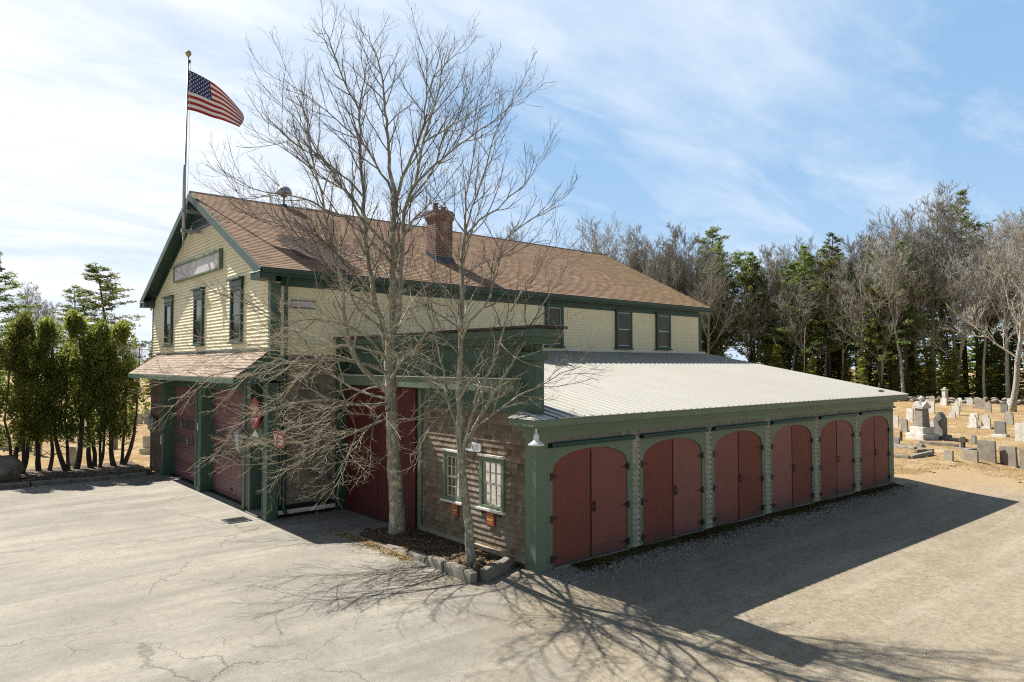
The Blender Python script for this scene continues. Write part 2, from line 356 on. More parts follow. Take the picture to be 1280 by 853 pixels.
    bump(nt, h, .55, .015, bs); return m
M['lot'] = mat_lot()
def mat_mulch():
    m, nt, bs = mk('bark_mulch'); p = pos(nt); n1 = noise(nt, p, 2.2, 5); n2 = noise(nt, p, 26, 5, .75)
    c = ramp(nt, n2, [(.3,(.040,.029,.020)), (.5,(.095,.068,.045)), (.72,(.20,.15,.10))])
    c = mixc(nt, ramp(nt, n1, [(.5,(0,0,0)), (.68,(.6,.6,.6))]), c, (.19,.16,.12))
    nt.links.new(c, bs.inputs['Base Color']); bs.inputs['Roughness'].default_value = 1; bump(nt, n2, 1, .05, bs); return m
M['mulch'] = mat_mulch()
def mat_litter(name, stops):
    m, nt, bs = mk(name); t = attr(nt); nt.links.new(ramp(nt, t, stops), bs.inputs['Base Color']); bs.inputs['Roughness'].default_value = .95; bs.inputs['Specular IOR Level'].default_value = .15; return m
M['litter'] = mat_litter('fallen_leaves', [(0,(.07,.042,.024)), (.5,(.21,.125,.062)), (1,(.42,.31,.18))])
M['stones'] = mat_litter('loose_gravel', [(0,(.12,.11,.098)), (.5,(.27,.25,.22)), (1,(.50,.47,.42))])
M['moss'] = mat_litter('moss_and_debris', [(0,(.035,.026,.012)), (.5,(.085,.070,.018)), (1,(.17,.135,.025))])
M['straw'] = mat_litter('dry_straw', [(0,(.20,.125,.05)), (.5,(.40,.28,.13)), (1,(.58,.46,.27))])
M['cloth_red'] = flat('flag_red', (.34,.018,.028), .8, .1)
M['cloth_white'] = flat('flag_white', (.74,.73,.72), .8, .04)
M['cloth_blue'] = flat('flag_blue', (.028,.045,.15), .8, .12)
M['sign_red'] = flat('sign_red', (.30,.030,.030), .45, .12)
M['sign_white'] = flat('sign_lettering', (.74,.68,.62), .6, .05)
M['notice'] = flat('faded_red_notice', (.34,.075,.05), .6, .2)
M['notice_y'] = flat('faded_yellow_band', (.62,.36,.08), .6, .2)
def mat_oldsign():
    m, nt, bs = mk('peeling_sign_board'); p = pos(nt); ps = pos(nt, (1,3.2,2.6)); n1 = noise(nt, ps, 1.0, 5, .7); n2 = noise(nt, p, 1.1, 4)
    c = ramp(nt, n1, [(.33,(.12,.11,.14)), (.41,(.40,.39,.43)), (.52,(.60,.60,.61))]); c = mixc(nt, ramp(nt, n2, [(.4,(0,0,0)), (.7,(.6,.6,.6))]), c, (.46,.45,.52))
    nt.links.new(c, bs.inputs['Base Color']); bs.inputs['Roughness'].default_value = .7; return m
M['oldsign'] = mat_oldsign()

# ------------------------------------------------------------------ the two joined buildings
XF, XE, YM, YL = -2.334, 17.935, 8.247, 20.843
HE, HR, HF, RO, EO = 6.873, 10.158, 4.752, .415, .307
YMID = (YM+YL)/2
SL = (HR-HE)/(YMID-YM+EO)
rnd = random.Random(5)
def PX(x0):  return lambda u, z, n: (x0-n, u, z)       # wall facing -X
def PY(y0):  return lambda u, z, n: (u, y0-n, z)       # wall facing -Y
def wbox(mb, P, u0, u1, z0, z1, n0, n1, tint=.5, mi=0): mb.box(P(u0,z0,n0), P(u1,z1,n1), tint, mi)

def shingles(mb, P, u0, u1, z0, z1, ex=.13, holes=(), w=(.08,.20), proud=.022, tl=.0, th=1.0):
    """courses of single wooden shingles, each with its own tone, hung butt-down"""
    k = 0; z = z0
    while z < z1-.01:
        zt = min(z+ex, z1); segs = [(u0, u1)]
        for (a, b, c, d) in holes:
            if c < (z+zt)/2 < d:
                ns = []
                for (s, e) in segs:
                    if b <= s or a >= e: ns.append((s, e)); continue
                    if a > s: ns.append((s, a))
                    if b < e: ns.append((b, e))
                segs = ns
        for (s, e) in segs:
            u = s
            while u < e-.004:
                wd = min(rnd.uniform(*w), e-u)
                if e-u-wd < .03: wd = e-u
                dz = rnd.uniform(-.003, .003); pr = proud*rnd.uniform(.9, 1.12); t = min(1, max(0, rnd.gauss(.5, .15)*(th-tl)+tl))
                a, b = u+.0022, u+wd-.0022
                q = [P(a,z+dz,pr), P(b,z+dz,pr), P(b,zt+.004,.003), P(a,zt+.004,.003)]
                mb.face(q, t); mb.face([P(a,z+dz,0), P(b,z+dz,0), P(b,z+dz,pr), P(a,z+dz,pr)], t*.3)  # butt faces toned darker to paint in the course shadow lines
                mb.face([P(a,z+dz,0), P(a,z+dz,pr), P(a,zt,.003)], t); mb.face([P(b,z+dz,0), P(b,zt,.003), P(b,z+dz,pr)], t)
                u += wd
        z += ex; k += 1
def clapboards(mb, P, z0, z1, span, ex=.118, proud=.027):
    z = z0
    while z < z1-.02:
        zt = min(z+ex, z1); a0, b0 = span(z); a1, b1 = span(zt)
        if b0-a0 < .05: break
        pr = proud*rnd.uniform(.9, 1.1)
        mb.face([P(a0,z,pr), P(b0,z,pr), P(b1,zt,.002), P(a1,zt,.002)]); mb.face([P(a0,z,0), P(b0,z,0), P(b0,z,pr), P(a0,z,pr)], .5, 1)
        z += ex

main = thing('main_building', (XF, YM, 0), 'two-storey cream clapboard hall with brown gable roof and dark green trim', 'building')
# ---- upper walls: clapboard
mb = MB()
mb.box((XF+.02, YM+.02, 4.0), (XE-.02, YL-.02, 6.55))
zr = lambda y: HR-.13-SL*abs(y-YMID)
for xx in (XF+.02, XE-.12):
    a = [(xx, YM+.02, 6.5), (xx, YL-.02, 6.5), (xx, YMID, HR-.14)]; b = [(x+.1, y, z) for x, y, z in a]
    mb.face(a[::-1]); mb.face(b); mb.face([a[0], a[1], b[1], b[0]]); mb.face([a[1], a[2], b[2], b[1]]); mb.face([a[2], a[0], b[0], b[2]])
def gspan(z):
    d = (HR-.15-z)/SL; return max(YM+.03, YMID-d), min(YL-.03, YMID+d)
clapboards(mb, PX(XF), 4.62, HR-.2, gspan, .108)
clapboards(mb, PY(YM), 4.62, 6.45, lambda z: (XF+.03, XE-.03), .108, .02)
mb.box((XF+.1, YM-.022, 4.52), (XE-.05, YM+.01, 4.62))
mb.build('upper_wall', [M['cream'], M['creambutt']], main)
# ---- lower walls: shingles on a core that steps back behind the doors
mb = MB()
mb.box((-1.95, YM+.03, -.2), (XE-.05, YL-.03, 4.1), .2)
for a, b in ((18.86,20.84), (14.28,14.60), (9.70,10.0), (8.30,8.64)): mb.box((XF+.02, a, -.25), (-1.9, b, 4.4), .25)
mb.box((XF+.021, 8.3, 3.72), (-1.9, 20.82, 4.4), .25)
mb.box((-1.96, YM+.021, -.05), (0.1, YM+.06, 4.4), .2)
P = PX(XF)
for a, b in ((18.86,20.80), (14.28,14.60), (9.70,10.0), (8.42,8.64)): shingles(mb, P, a, b, .12, 3.72, tl=.0, th=.55)
shingles(mb, P, 8.42, 20.80, 3.72, 4.6)
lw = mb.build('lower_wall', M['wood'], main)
mb = MB()
shingles(mb, PY(YM), -1.86, -.40, .36, 4.56, .185, w=(.13,.32), proud=.034, tl=.1, th=1); shingles(mb, PY(YM), -2.05, -2.0, .36, 4.56, .135); shingles(mb, PY(YM), -.1, .25, .36, 4.56, .135)
mb.build('side_shingles', M['greywood'], main)
mb = MB(); mb.box((-2.1, YM-.05, .10), (-.38, YM+.02, .22)); mb.build('sill_log', M['white'], main, bevel=.02)
mb = MB(); mb.box((-2.05, YM-.005, -.25), (0, YM+.05, .34)); mb.box((-2.2, 8.5, -.3), (-1.9, 20.8, .02)); mb.build('foundation', M['dark'], main)
# ---- trim
mb = MB(); mb.box((XF-.025, YM-.025, 3.8), (XF+.02, YM+.17, 6.62)); mb.box((XF-.023, YM-.027, 3.8), (XF+.27, YM+.02, 6.5)); mb.build('corner_board', M['porchgreen'], main, bevel=.006)
mb = MB(); mb.box((XF-.026, YL-.16, 0), (XF+.05, YL+.026, 6.6)); mb.build('corner_board', M['porchgreen'], main, bevel=.006)
mb = MB(); mb.box((XE-.20, YM-.027, 4.6), (XE+.025, YM+.12, 6.6)); mb.build('corner_board', M['dkgreen'], main, bevel=.006)
mb = MB(); mb.box((-.40, YM-.03, .0), (-.02, YM+.02, 4.7)); mb.build('corner_board', M['dkgreen'], main, bevel=.006)
mb = MB(); mb.box((XF+.272, YM-.026, 6.43), (XE-.203, YM+.02, 6.72)); mb.build('frieze_board', M['dkgreen'], main, bevel=.006)
mb = MB()
mb.box((XF-RO, YM-EO-.02, 6.66), (XE+RO, YM-EO+.03, 6.845)); mb.box((XF-RO+.02, YM-EO+.03, 6.70), (XE+RO-.02, YM+.02, 6.735))
mb.box((XF-RO+.03, YM-EO-.10, 6.73), (XE+RO-.03, YM-EO-.022, 6.835))
mb.build('eave_gutter', M['dkgreen'], main, bevel=.01)
for y0, y1 in ((YM-EO-.021, 8.72), (YL-.35, YL+EO)):
    mb = MB(); mb.box((XF-RO-.005, y0, 6.58), (XF-.03, y1, 6.74)); mb.hexa([(XF-RO-.06,y0-.02,6.742),(XF-.02,y0-.02,6.742),(XF-.02,y1+.02,6.742),(XF-RO-.06,y1+.02,6.742),(XF-RO+.02,y0+.02,6.83),(XF-.02,y0+.02,6.86),(XF-.02,y1-.04,6.86),(XF-RO+.02,y1-.04,6.83)])
    mb.build('cornice_return', M['dkgreen'], main, bevel=.008)
for sg in (-1, 1):
    y0 = YMID+sg*(YMID-YM+EO); mb = MB()
    for x0, x1, d0, d1 in ((XF-RO-.03, XF-RO+.02, .03, .30), (XF-.04, XF-.001, .16, .40)):
        a = [(x0,y0,HE-d0),(x0,YMID,HR-d0),(x0,YMID,HR-d1),(x0,y0,HE-d1)]; b = [(x1,y,z) for x,y,z in a]
        mb.hexa([a[3],b[3],b[2],a[2],a[0],b[0],b[1],a[1]])
    mb.build('rake_board', M['dkgreen'], main)
# ---- roof
def slope_courses(mb, A, B, up, nrm, length, ncourse, tab, mi=0, clip=None):
    A, B, up, nrm = map(Vector, (A, B, up, nrm)); ax = (B-A); W = ax.length; ax.normalize(); ex = length/ncourse
    for i in range(ncourse):
        u = -rnd.random()*tab; v0, v1 = i*ex, (i+1)*ex
        while u < W:
            w = tab*rnd.uniform(.75, 1.25); a, b = max(0, u), min(W, u+w)
            if clip: lo, hi = clip(v0+ex/2); a, b = max(a, lo), min(b, hi)
            if b-a > .02:
                t = min(1, max(0, rnd.gauss(.5, .22)))
                p = lambda uu, vv, h: A+ax*uu+up*vv+nrm*h
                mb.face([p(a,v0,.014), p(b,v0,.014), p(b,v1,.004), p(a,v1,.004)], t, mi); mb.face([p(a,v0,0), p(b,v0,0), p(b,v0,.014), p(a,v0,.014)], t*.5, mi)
            u += w
mb = MB(); run = YMID-YM+EO; ln = math.hypot(run, HR-HE); cs, sn = run/ln, (HR-HE)/ln
slope_courses(mb, (XF-RO, YM-EO, HE), (XE+RO, YM-EO, HE), (0,cs,sn), (0,-sn,cs), ln, 50, .30)
for sg in (-1, 1):
    y0 = YMID+sg*run
    lo = [(XF-RO,y0,HE-.10),(XE+RO,y0,HE-.10),(XE+RO,YMID,HR-.10),(XF-RO,YMID,HR-.10)]; hi = [(x,y,z+.097) for x,y,z in lo]
    mb.hexa(lo+hi if sg < 0 else [lo[3],lo[2],lo[1],lo[0],hi[3],hi[2],hi[1],hi[0]], .5, 1)
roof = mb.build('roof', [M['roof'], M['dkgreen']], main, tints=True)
mb = MB(); mb.hexa([(XF-RO-.01,YMID-.14,HR-.062),(XE+RO+.01,YMID-.14,HR-.062),(XE+RO+.01,YMID+.14,HR-.062),(XF-RO-.01,YMID+.14,HR-.062),(XF-RO-.01,YMID-.02,HR+.03),(XE+RO+.01,YMID-.02,HR+.03),(XE+RO+.01,YMID+.02,HR+.03),(XF-RO-.01,YMID+.02,HR+.03)]); mb.build('ridge_cap', M['patch'], roof)
def roofpt(x, y, h=0): return (x, y-sn*h, HE+(y-YM+EO)*SL+cs*h)
def roofpatch(rows):
    mb = MB()
    for (y, xa, xb) in rows:
        x = xa
        while x < xb:
            w = min(rnd.uniform(.22, .36), xb-x); t = rnd.random()
            mb.face([roofpt(x,y,.022), roofpt(x+w,y,.022), roofpt(x+w,y+.136,.016), roofpt(x,y+.136,.016)], t); mb.face([roofpt(x,y,0), roofpt(x+w,y,0), roofpt(x+w,y,.022), roofpt(x,y,.022)], t); x += w
    return mb
rows = []
for i in range(22):
    y = 8.05+i*.132; f = i/21
    xa = -1.45+.9*(1-f)**2+rnd.uniform(-.12,.12) if f > .25 else -.55-.35*f+rnd.uniform(-.15,.15)
    if f > .8: xa += (f-.8)*2.0
    xb = .42-.12*f+rnd.uniform(-.1,.1)
    rows.append((y, xa, xb))
roofpatch(rows).build('shingle_patch', M['patch'], roof, tints=True)
roofpatch([(11.6+i*.132, .15+rnd.uniform(-.1,.1)-.05*i, .5+rnd.uniform(-.1,.15)-.04*i) for i in range(9)]).build('shingle_patch', M['patch'], roof, tints=True)
# chimney
cx0, cx1, cy0, cy1 = 4.39, 5.13, 10.12, 10.74
mb = MB(); mb.box((cx0,cy0,7.5),(cx1,cy1,9.50)); mb.box((cx0-.035,cy0-.035,9.50),(cx1+.035,cy1+.035,9.60)); mb.box((cx0-.06,cy0-.06,9.60),(cx1+.06,cy1+.06,9.78)); mb.box((cx0-.02,cy0-.02,9.78),(cx1+.02,cy1+.02,9.86))
ch = mb.build('chimney', M['brick'], roof, bevel=.008)
mb = MB()
for px_, h_ in ((4.58, .24), (4.92, .14)): mb.lathe([(.10,9.85),(.11,9.9),(.095,9.92),(.09,9.86+h_),(.105,9.87+h_),(.105,9.90+h_),(.07,9.90+h_)], (px_, 10.43, 0), 12)
mb.build('chimney_pot', M['brick'], roof)
mb = MB(); zz = lambda y: HE+(y-YM+EO)*SL
mb.hexa([(cx0-.06,cy0-.16,zz(cy0-.16)+.02),(cx1+.06,cy0-.16,zz(cy0-.16)+.02),(cx1+.06,cy0-.003,zz(cy0)+.02),(cx0-.06,cy0-.003,zz(cy0)+.02),(cx0-.06,cy0-.16,zz(cy0-.16)+.035),(cx1+.06,cy0-.16,zz(cy0-.16)+.035),(cx1+.012,cy0-.012,zz(cy0)+.20),(cx0-.012,cy0-.012,zz(cy0)+.20)])
mb.hexa([(cx0-.012,cy0,zz(cy0)-.02),(cx0-.003,cy0,zz(cy0)-.02),(cx0-.003,cy1,zz(cy1)-.02),(cx0-.012,cy1,zz(cy1)-.02),(cx0-.012,cy0,zz(cy0)+.19),(cx0-.003,cy0,zz(cy0)+.19),(cx0-.003,cy1,zz(cy1)+.19),(cx0-.012,cy1,zz(cy1)+.19)])
mb.build('chimney_flashing', M['kick'], roof)
# ---- windows
def window(parent, P, u0, u1, z0, z1, trim, cas=.11, head=False, muntins=None, clear=False, name='window', proud=.05, sillm=None, sashm=None, gap=0):
    f = MB()
    wbox(f, P, u0, u0+cas, z0, z1, 0, proud); wbox(f, P, u1-cas, u1, z0, z1, 0, proud)
    wbox(f, P, u0+cas, u1-cas, z1-cas, z1, 0, proud-.003); wbox(f, P, u0+cas, u1-cas, z0, z0+cas*.7, 0, proud-.003)
    w = f.build(name, trim, parent, bevel=.005)
    a, b, c, d = u0+cas, u1-cas, z0+cas*.7, z1-cas; zm = (c+d)/2; n0 = -gap+.004
    s = MB(); t = .034
    for (l, h, o) in ((c, zm, 0), (zm-.02, d, .014)):
        wbox(s, P, a, a+t, l, h, n0+o, n0+.026+o); wbox(s, P, b-t, b, l, h, n0+o, n0+.026+o); wbox(s, P, a+t, b-t, h-t, h, n0+o, n0+.026+o); wbox(s, P, a+t, b-t, l, l+t, n0+o, n0+.026+o)
        if muntins:
            for i in range(1, muntins[0]): u = a+t+(b-a-2*t)*i/muntins[0]; wbox(s, P, u-.011, u+.011, l+t, h-t, n0+.004+o, n0+.023+o)
            for i in range(1, muntins[1]): z = l+t+(h-l-2*t)*i/muntins[1]; wbox(s, P, a+t, b-t, z-.011, z+.011, n0+.006+o, n0+.021+o)
    s.build('sash', sashm or trim, w)
    g = MB(); g.face([P(a,c,n0+.008), P(b,c,n0+.008), P(b,zm,n0+.008), P(a,zm,n0+.008)]); g.face([P(a,zm,n0+.02), P(b,zm,n0+.02), P(b,d,n0+.02), P(a,d,n0+.02)])
    g.build('pane', M['clear'] if clear else M['glass'], w)
    s = MB(); wbox(s, P, u0-.05, u1+.05, z0-.055, z0, 0, proud+.045); s.build('sill', sillm or trim, w, bevel=.006)
    if head:
        s = MB(); wbox(s, P, u0-.03, u1+.03, z1, z1+.20, 0, proud+.012); wbox(s, P, u0-.08, u1+.08, z1+.20, z1+.27, 0, proud+.09); s.build('head_trim', trim, w, bevel=.006)
    return w
for y0, y1, z0 in ((17.82, 18.78, 4.98), (14.07, 15.03, 4.93), (10.36, 11.32, 4.93)):
    window(main, PX(XF), y0, y1, z0, 6.60, M['dkgreen'], .10, head=True, proud=.10, gap=-.032)
for x0, x1 in ((7.98, 8.90), (11.92, 12.92), (14.55, 15.55)):
    window(main, PY(YM), x0, x1, 4.93, 6.52, M['dkgreen'], .13, sashm=M['steel'], proud=.10, gap=-.032)
# ---- gable louvre
mb = MB(); 
for i in range(9):
    z = 9.02+i*.085; d = min(1.05, (HR-.42-z)/SL)
    if d > .06: mb.hexa([PX(XF)(YMID-d,z,.02),PX(XF)(YMID+d,z,.02),PX(XF)(YMID+d,z+.01,.05),PX(XF)(YMID-d,z+.01,.05),PX(XF)(YMID-d,z+.06,.012),PX(XF)(YMID+d,z+.06,.012),PX(XF)(YMID+d,z+.07,.03),PX(XF)(YMID-d,z+.07,.03)])
d = (HR-.42-8.95)/SL; mb.box(PX(XF)(YMID-1.2,8.90,0), PX(XF)(YMID+1.2,9.0,.06))
mb.build('gable_vent', M['kick'], main)
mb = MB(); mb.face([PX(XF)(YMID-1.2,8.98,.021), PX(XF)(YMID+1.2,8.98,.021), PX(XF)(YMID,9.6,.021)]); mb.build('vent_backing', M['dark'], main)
# ---- awning over the doors
AY0, AY1, AX, AZ0, AZ1 = 8.36, 20.46, -3.28, 3.88, 4.62
mb = MB(); al = math.hypot(AX-XF, AZ1-AZ0); ac, as_ = abs(AX-XF)/al, (AZ1-AZ0)/al
slope_courses(mb, (AX,AY1,AZ0), (AX,AY0,AZ0), (ac,0,as_), (-as_,0,ac), al, 9, .28, clip=lambda v: (v*.45/al, 99))
lo = [(AX,AY0,AZ0-.05),(XF,AY0,AZ1-.05),(XF,AY1-.45,AZ1-.05),(AX,AY1,AZ0-.05)]; hi = [(x,y,z+.047) for x,y,z in lo]; mb.hexa(lo+hi, .5, 1)
a, b, c = (AX,AY1,AZ0+.002), (XF,AY1-.45,AZ1+.002), (XF,AY1,AZ0+.002); mb.face([a, b, c], .4); mb.face([(x,y,z-.05) for x,y,z in (c,b,a)], .4, 1)
aw = mb.build('awning', [M['awning'], M['dkgreen']], main, tints=True)
mb = MB(); mb.box((AX-.02,AY0,AZ0-.16),(AX+.03,AY1+.02,AZ0-.005)); mb.box((AX+.03,AY1-.03,AZ0-.16),(XF,AY1+.02,AZ0-.005)); mb.hexa([(AX+.03,AY0,AZ0-.16),(XF,AY0,AZ0-.16),(XF,AY0+.05,AZ0-.16),(AX+.03,AY0+.05,AZ0-.16),(AX+.03,AY0,AZ0-.06),(XF,AY0,AZ1-.06),(XF,AY0+.05,AZ1-.06),(AX+.03,AY0+.05,AZ0-.06)]); mb.box((AX+.03,AY0+.05,AZ0-.158),(XF,AY1-.03,AZ0-.13))
mb.build('fascia', M['porchgreen'], aw, bevel=.008)
mb = MB(); mb.box((XF-.05,AY0+.1,AZ1+.005),(XF-.001,AY1-.4,AZ1+.06)); mb.build('flashing', M['kick'], aw)
# ---- pilasters and jambs of the door front
PF = -2.44
for (a, b, x1) in ((18.55,18.85,-1.98), (13.94,14.27,-1.98), (8.13,8.41,-2.12)):
    mb = MB(); mb.box((PF,a,gz(PF,a)-.1),(x1,b,3.74)); mb.box((PF-.02,a-.02,gz(PF,a)-.1),(x1-.04,b+.02,.16)); mb.box((PF-.02,a-.02,3.50),(x1-.04,b+.02,3.58))
    mb.build('pilaster', M['porchgreen'], main, bevel=.008)
for (a, b) in ((14.6,14.8), (10.0,10.2), (9.57,9.69), (8.60,8.66)):
    mb = MB(); mb.box((PF+.06,a,gz(PF,a)-.1),(-1.98,b,3.73)); mb.build('door_jamb', M['porchgreen'], main, bevel=.008)
mb = MB(); mb.box((PF+.04,10.2,3.45),(-1.98,13.94,3.74)); mb.box((PF+.04,14.8,3.45),(-1.98,18.55,3.74)); mb.build('door_header', M['dkgreen'], main, bevel=.008)
mb = MB(); mb.box((-2.36,-.13,.3),(-2.36,-.13,.3)); mb = MB(); mb.tube([(-1.94,YM-.07,.28),(-1.94,YM-.07,6.4),(-1.94,YM-.25,6.68)], [.05,.05,.05], 8); mb.tube([(-1.94,YM-.07,.28),(-1.94,YM-.22,.17)], [.05,.05], 8); mb.build('downspout', M['dkgreen'], main)
# ---- garage doors
def garage_door(y0, y1):
    X0 = -2.03; P = PX(X0); b0 = gz(-2.1, (y0+y1)/2)+.02; sh = (3.46-b0)/6; mb = MB(); npn = 8; g = None; panes = []
    for i in range(6):
        z0 = b0+i*sh; wbox(mb, P, y0, y1, z0+.006, z0+sh-.006, -.04, 0)
        for j in range(npn):
            w = (y1-y0)/npn; a = y0+j*w+.05; b = y0+(j+1)*w-.05
            if i in (2, 3):
                for q in ((a-.01,a+.02,z0+.12,z0+sh-.12), (b-.02,b+.01,z0+.12,z0+sh-.12), (a+.02,b-.02,z0+.10,z0+.13), (a+.02,b-.02,z0+sh-.13,z0+sh-.10)): wbox(mb, P, *q, 0, .018)
                panes.append((a+.02, b-.02, z0+.13, z0+sh-.13))
            else:
                p = [P(a,z0+.10,0),P(b,z0+.10,0),P(b,z0+sh-.10,0),P(a,z0+sh-.10,0)]; q = [P(a+.03,z0+.13,.016),P(b-.03,z0+.13,.016),P(b-.03,z0+sh-.13,.016),P(a+.03,z0+sh-.13,.016)]
                mb.face(q)
                for k in range(4): mb.face([p[k], p[(k+1) % 4], q[(k+1) % 4], q[k]])
    d = mb.build('garage_door', M['burg'], main)
    for (a, b, c, e) in panes:
        g = MB(); wbox(g, P, a, b, c, e, .001, .006); g.build('pane', M['paleglass'], d)
    h = MB(); wbox(h, P, (y0+y1)/2-.12, (y0+y1)/2+.12, b0+.25, b0+.29, .01, .05); h.build('handle', M['black'], d)
garage_door(14.8, 18.55); garage_door(10.2, 13.94)
# ---- entry door with its panel above
P = PX(-2.03); mb = MB(); z0 = gz(-2,9.1)+.04
wbox(mb, P, 8.66, 9.57, z0, 2.06, -.04, 0)
for a, b in ((8.76,9.05), (9.17,9.46)):
    for c, e in ((z0+.15,.85), (1.0,1.9)):
        wbox(mb, P, a, b, c, e, 0, .012); wbox(mb, P, a+.04, b-.04, c+.04, e-.04, .012, .02)
ed = mb.build('entry_door', M['burg'], main, bevel=.004)
mb = MB(); mb.lathe([(.01,0),(.03,.01),(.03,.03),(.012,.05)], (-2.07,8.74,1.0), 8); mb.build('handle', M['brass'], ed)
mb = MB(); wbox(mb, P, 8.66, 9.57, 2.08, 2.62, -.03, .34); wbox(mb, P, 8.66, 9.57, 2.62, 3.72, -.04, .0); tp = mb.build('transom_panel', M['porchgreen'], main, bevel=.006)
mb = MB(); Q = PX(-2.375)
for k, (w, h) in enumerate(((.30,.20),)):
    a, b, c = Q(9.12-w,2.20,.0), Q(9.12+w,2.20,.0), Q(9.12,2.20+h,.0); a2, b2, c2 = [(x-.03,y,z) for x,y,z in (a,b,c)]
    mb.face([a2,b2,c2]); mb.face([a,a2,c2,c]); mb.face([b2,b,c,c2]); mb.face([a,b,b2,a2])
mb.build('pediment_ornament', M['white'], tp)
mb = MB(); mb.box((-2.5,8.66,-.2),(-1.98,9.57,.07)); mb.build('door_step', M['concrete'], main, bevel=.01)

# ------------------------------------------------------------------ storage shed
shed = thing('storage_shed', (0, 0, 0), 'long low shed with six pairs of arched red doors and a pale ribbed metal roof', 'shed')
L = 18.0; D0, DB, HW = 1.624, 2.958, 1.2; rsl = (HF-3.152)/(YM+.441)
rz = lambda y: 3.152+(y+.441)*rsl
mb = MB(); mb.box((.13,.06,-.45),(L-.02,.26,3.0), .12); mb.box((.12,.2,-.4),(.22,YM,4.9), .12); mb.box((.0,.2,3.2),(.12,YM,4.9), .12); mb.box((L-.2,.2,-.4),(L-.03,YM,3.2), .12)
bays = [D0+DB*i for i in range(6)]
for i, d in enumerate(bays):
    pass
shingles(mb, PX(.03), .30, 4.25, .20, 3.66, .130, holes=((1.02,1.88,1.05,2.19), (2.55,3.31,1.03,2.17)), proud=.034, w=(.09,.22))
shingles(mb, PX(.03), .38, 8.2, 3.94, 4.30, .12, th=.5)
mb.face([(L+.002,.1,-.4),(L+.002,YM,-.4),(L+.002,YM,rz(YM)-.1),(L+.002,.1,rz(.1)-.1)], .5)
mb.build('wall', M['wood'], shed)
mb = MB()
for i, d in enumerate(bays):
    if i < 5: shingles(mb, PY(-.012), d+1.366, bays[i+1]-1.314, gz(d+1.5,0)+.02, 2.60, .128, w=(.06,.15), proud=.052, tl=.3); mb.box((d+1.37,-.011,gz(d+1.5,0)),(bays[i+1]-1.318,.06,2.6), .1)
shingles(mb, PY(-.008), .30, L-.25, 2.60, 2.70, .10, w=(.06,.14), proud=.04, th=.7)
mb.build('bay_shingles', M['palewood'], shed)
mb = MB(); mb.box((-.045,.30,.10),(.06,4.28,.20)); mb.box((-.065,.30,.185),(.05,4.28,.205)); mb.build('water_table', M['sillwood'], shed, bevel=.006)
mb = MB(); mb.box((.045,.2,-.45),(.2,4.4,.11)); mb.box((.3,-.005,-.5),(L,.1,-.02)); mb.build('foundation', M['concrete'], shed)
mb = MB(); mb.box((-.045,-.045,gz(0,0)-.1),(.30,.05,2.97)); mb.box((-.042,-.043,gz(0,0)-.1),(.06,.30,2.97)); mb.box((-.06,-.06,-.1),(.31,.0,.14)); mb.build('corner_post', M['green'], shed, bevel=.008)
mb = MB(); mb.box((L-.24,-.045,-.5),(L+.03,.12,2.97)); mb.box((L-.02,.1,-.5),(L+.028,.34,2.97)); mb.build('corner_post', M['green'], shed, bevel=.008)
mb = MB(); jn = [-.05,4.4,8.7,12.2,16.0,L+.04]
for a_, b_ in zip(jn, jn[1:]): mb.box((a_+.0025,-.062+rnd.uniform(-.003,.003),2.70),(b_-.0025,.02,2.972))
mb.box((-.052,-.06,2.70),(.02,.36,2.97)); mb.build('frieze_board', M['green'], shed, bevel=.006)
mb = MB()
jn = [-.42,2.9,7.3,10.1,14.6,L+.39]
for a_, b_ in zip(jn, jn[1:]): mb.box((a_+.003,-.44+rnd.uniform(-.004,.004),2.995),(b_-.003,-.385,3.135))
mb.hexa([(-.40,-.385,2.96),(L+.37,-.385,2.96),(L+.2,.0,2.96),(-.1,.0,2.96),(-.40,-.385,2.99),(L+.37,-.385,2.99),(L+.2,.0,2.99),(-.1,.0,2.99)])
mb.box((-.42,-.384,2.995),(-.37,.37,3.135)); mb.box((-.37,-.37,2.965),(.0,.36,2.992)); mb.box((-.41,.372,2.995),(0,.40,3.12))
mb.box((-.18,-.16,2.86),(L+.1,-.063,2.958)); mb.box((-.18,-.06,2.86),(-.053,.35,2.958))
mb.box((L+.34,-.384,2.995),(L+.388,.3,3.12))
mb.build('cornice', M['green'], shed, bevel=.008)
mb = MB(); a = (-.44,-.46,3.140); b = (.20,-.46,3.140); c = (.20,.40,3.30); d = (-.02,.40,3.30); e = (-.44,.40,3.140)
mb.face([a,b,c,d]); mb.face([a,d,e]); mb.face([e,d,c,(.2,.40,3.14)]); mb.face([(x,y,3.136) for x,y,z in (a,e,(.2,.4,0),b)]); mb.build('cornice_cap', M['metal'], shed)
# ribbed roof
mb = MB(); x = .19; X1 = L+.411; prof = []
while x < X1:
    for dx, h in ((0,0), (.165,0), (.195,.0004), (.205,.026), (.235,.026), (.245,0)):
        if x+dx <= X1: prof.append((x+dx, h))
    x += .27
prof.append((X1, 0)); prof = [q for i, q in enumerate(prof) if i == 0 or q[0]-prof[i-1][0] > 1e-5]
for (xa, ha), (xb, hb) in zip(prof, prof[1:]):
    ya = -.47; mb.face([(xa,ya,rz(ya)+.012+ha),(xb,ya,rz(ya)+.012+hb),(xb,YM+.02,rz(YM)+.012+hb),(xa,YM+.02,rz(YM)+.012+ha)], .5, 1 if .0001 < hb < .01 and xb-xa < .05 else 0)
    mb.face([(xa,ya,rz(ya)-.006),(xb,ya,rz(ya)-.006),(xb,ya,rz(ya)+.012+hb),(xa,ya,rz(ya)+.012+ha)])
mb.face([(X1,-.47,rz(-.47)-.02),(X1,YM,rz(YM)-.02),(X1,YM,rz(YM)+.012),(X1,-.47,rz(-.47)+.012)])
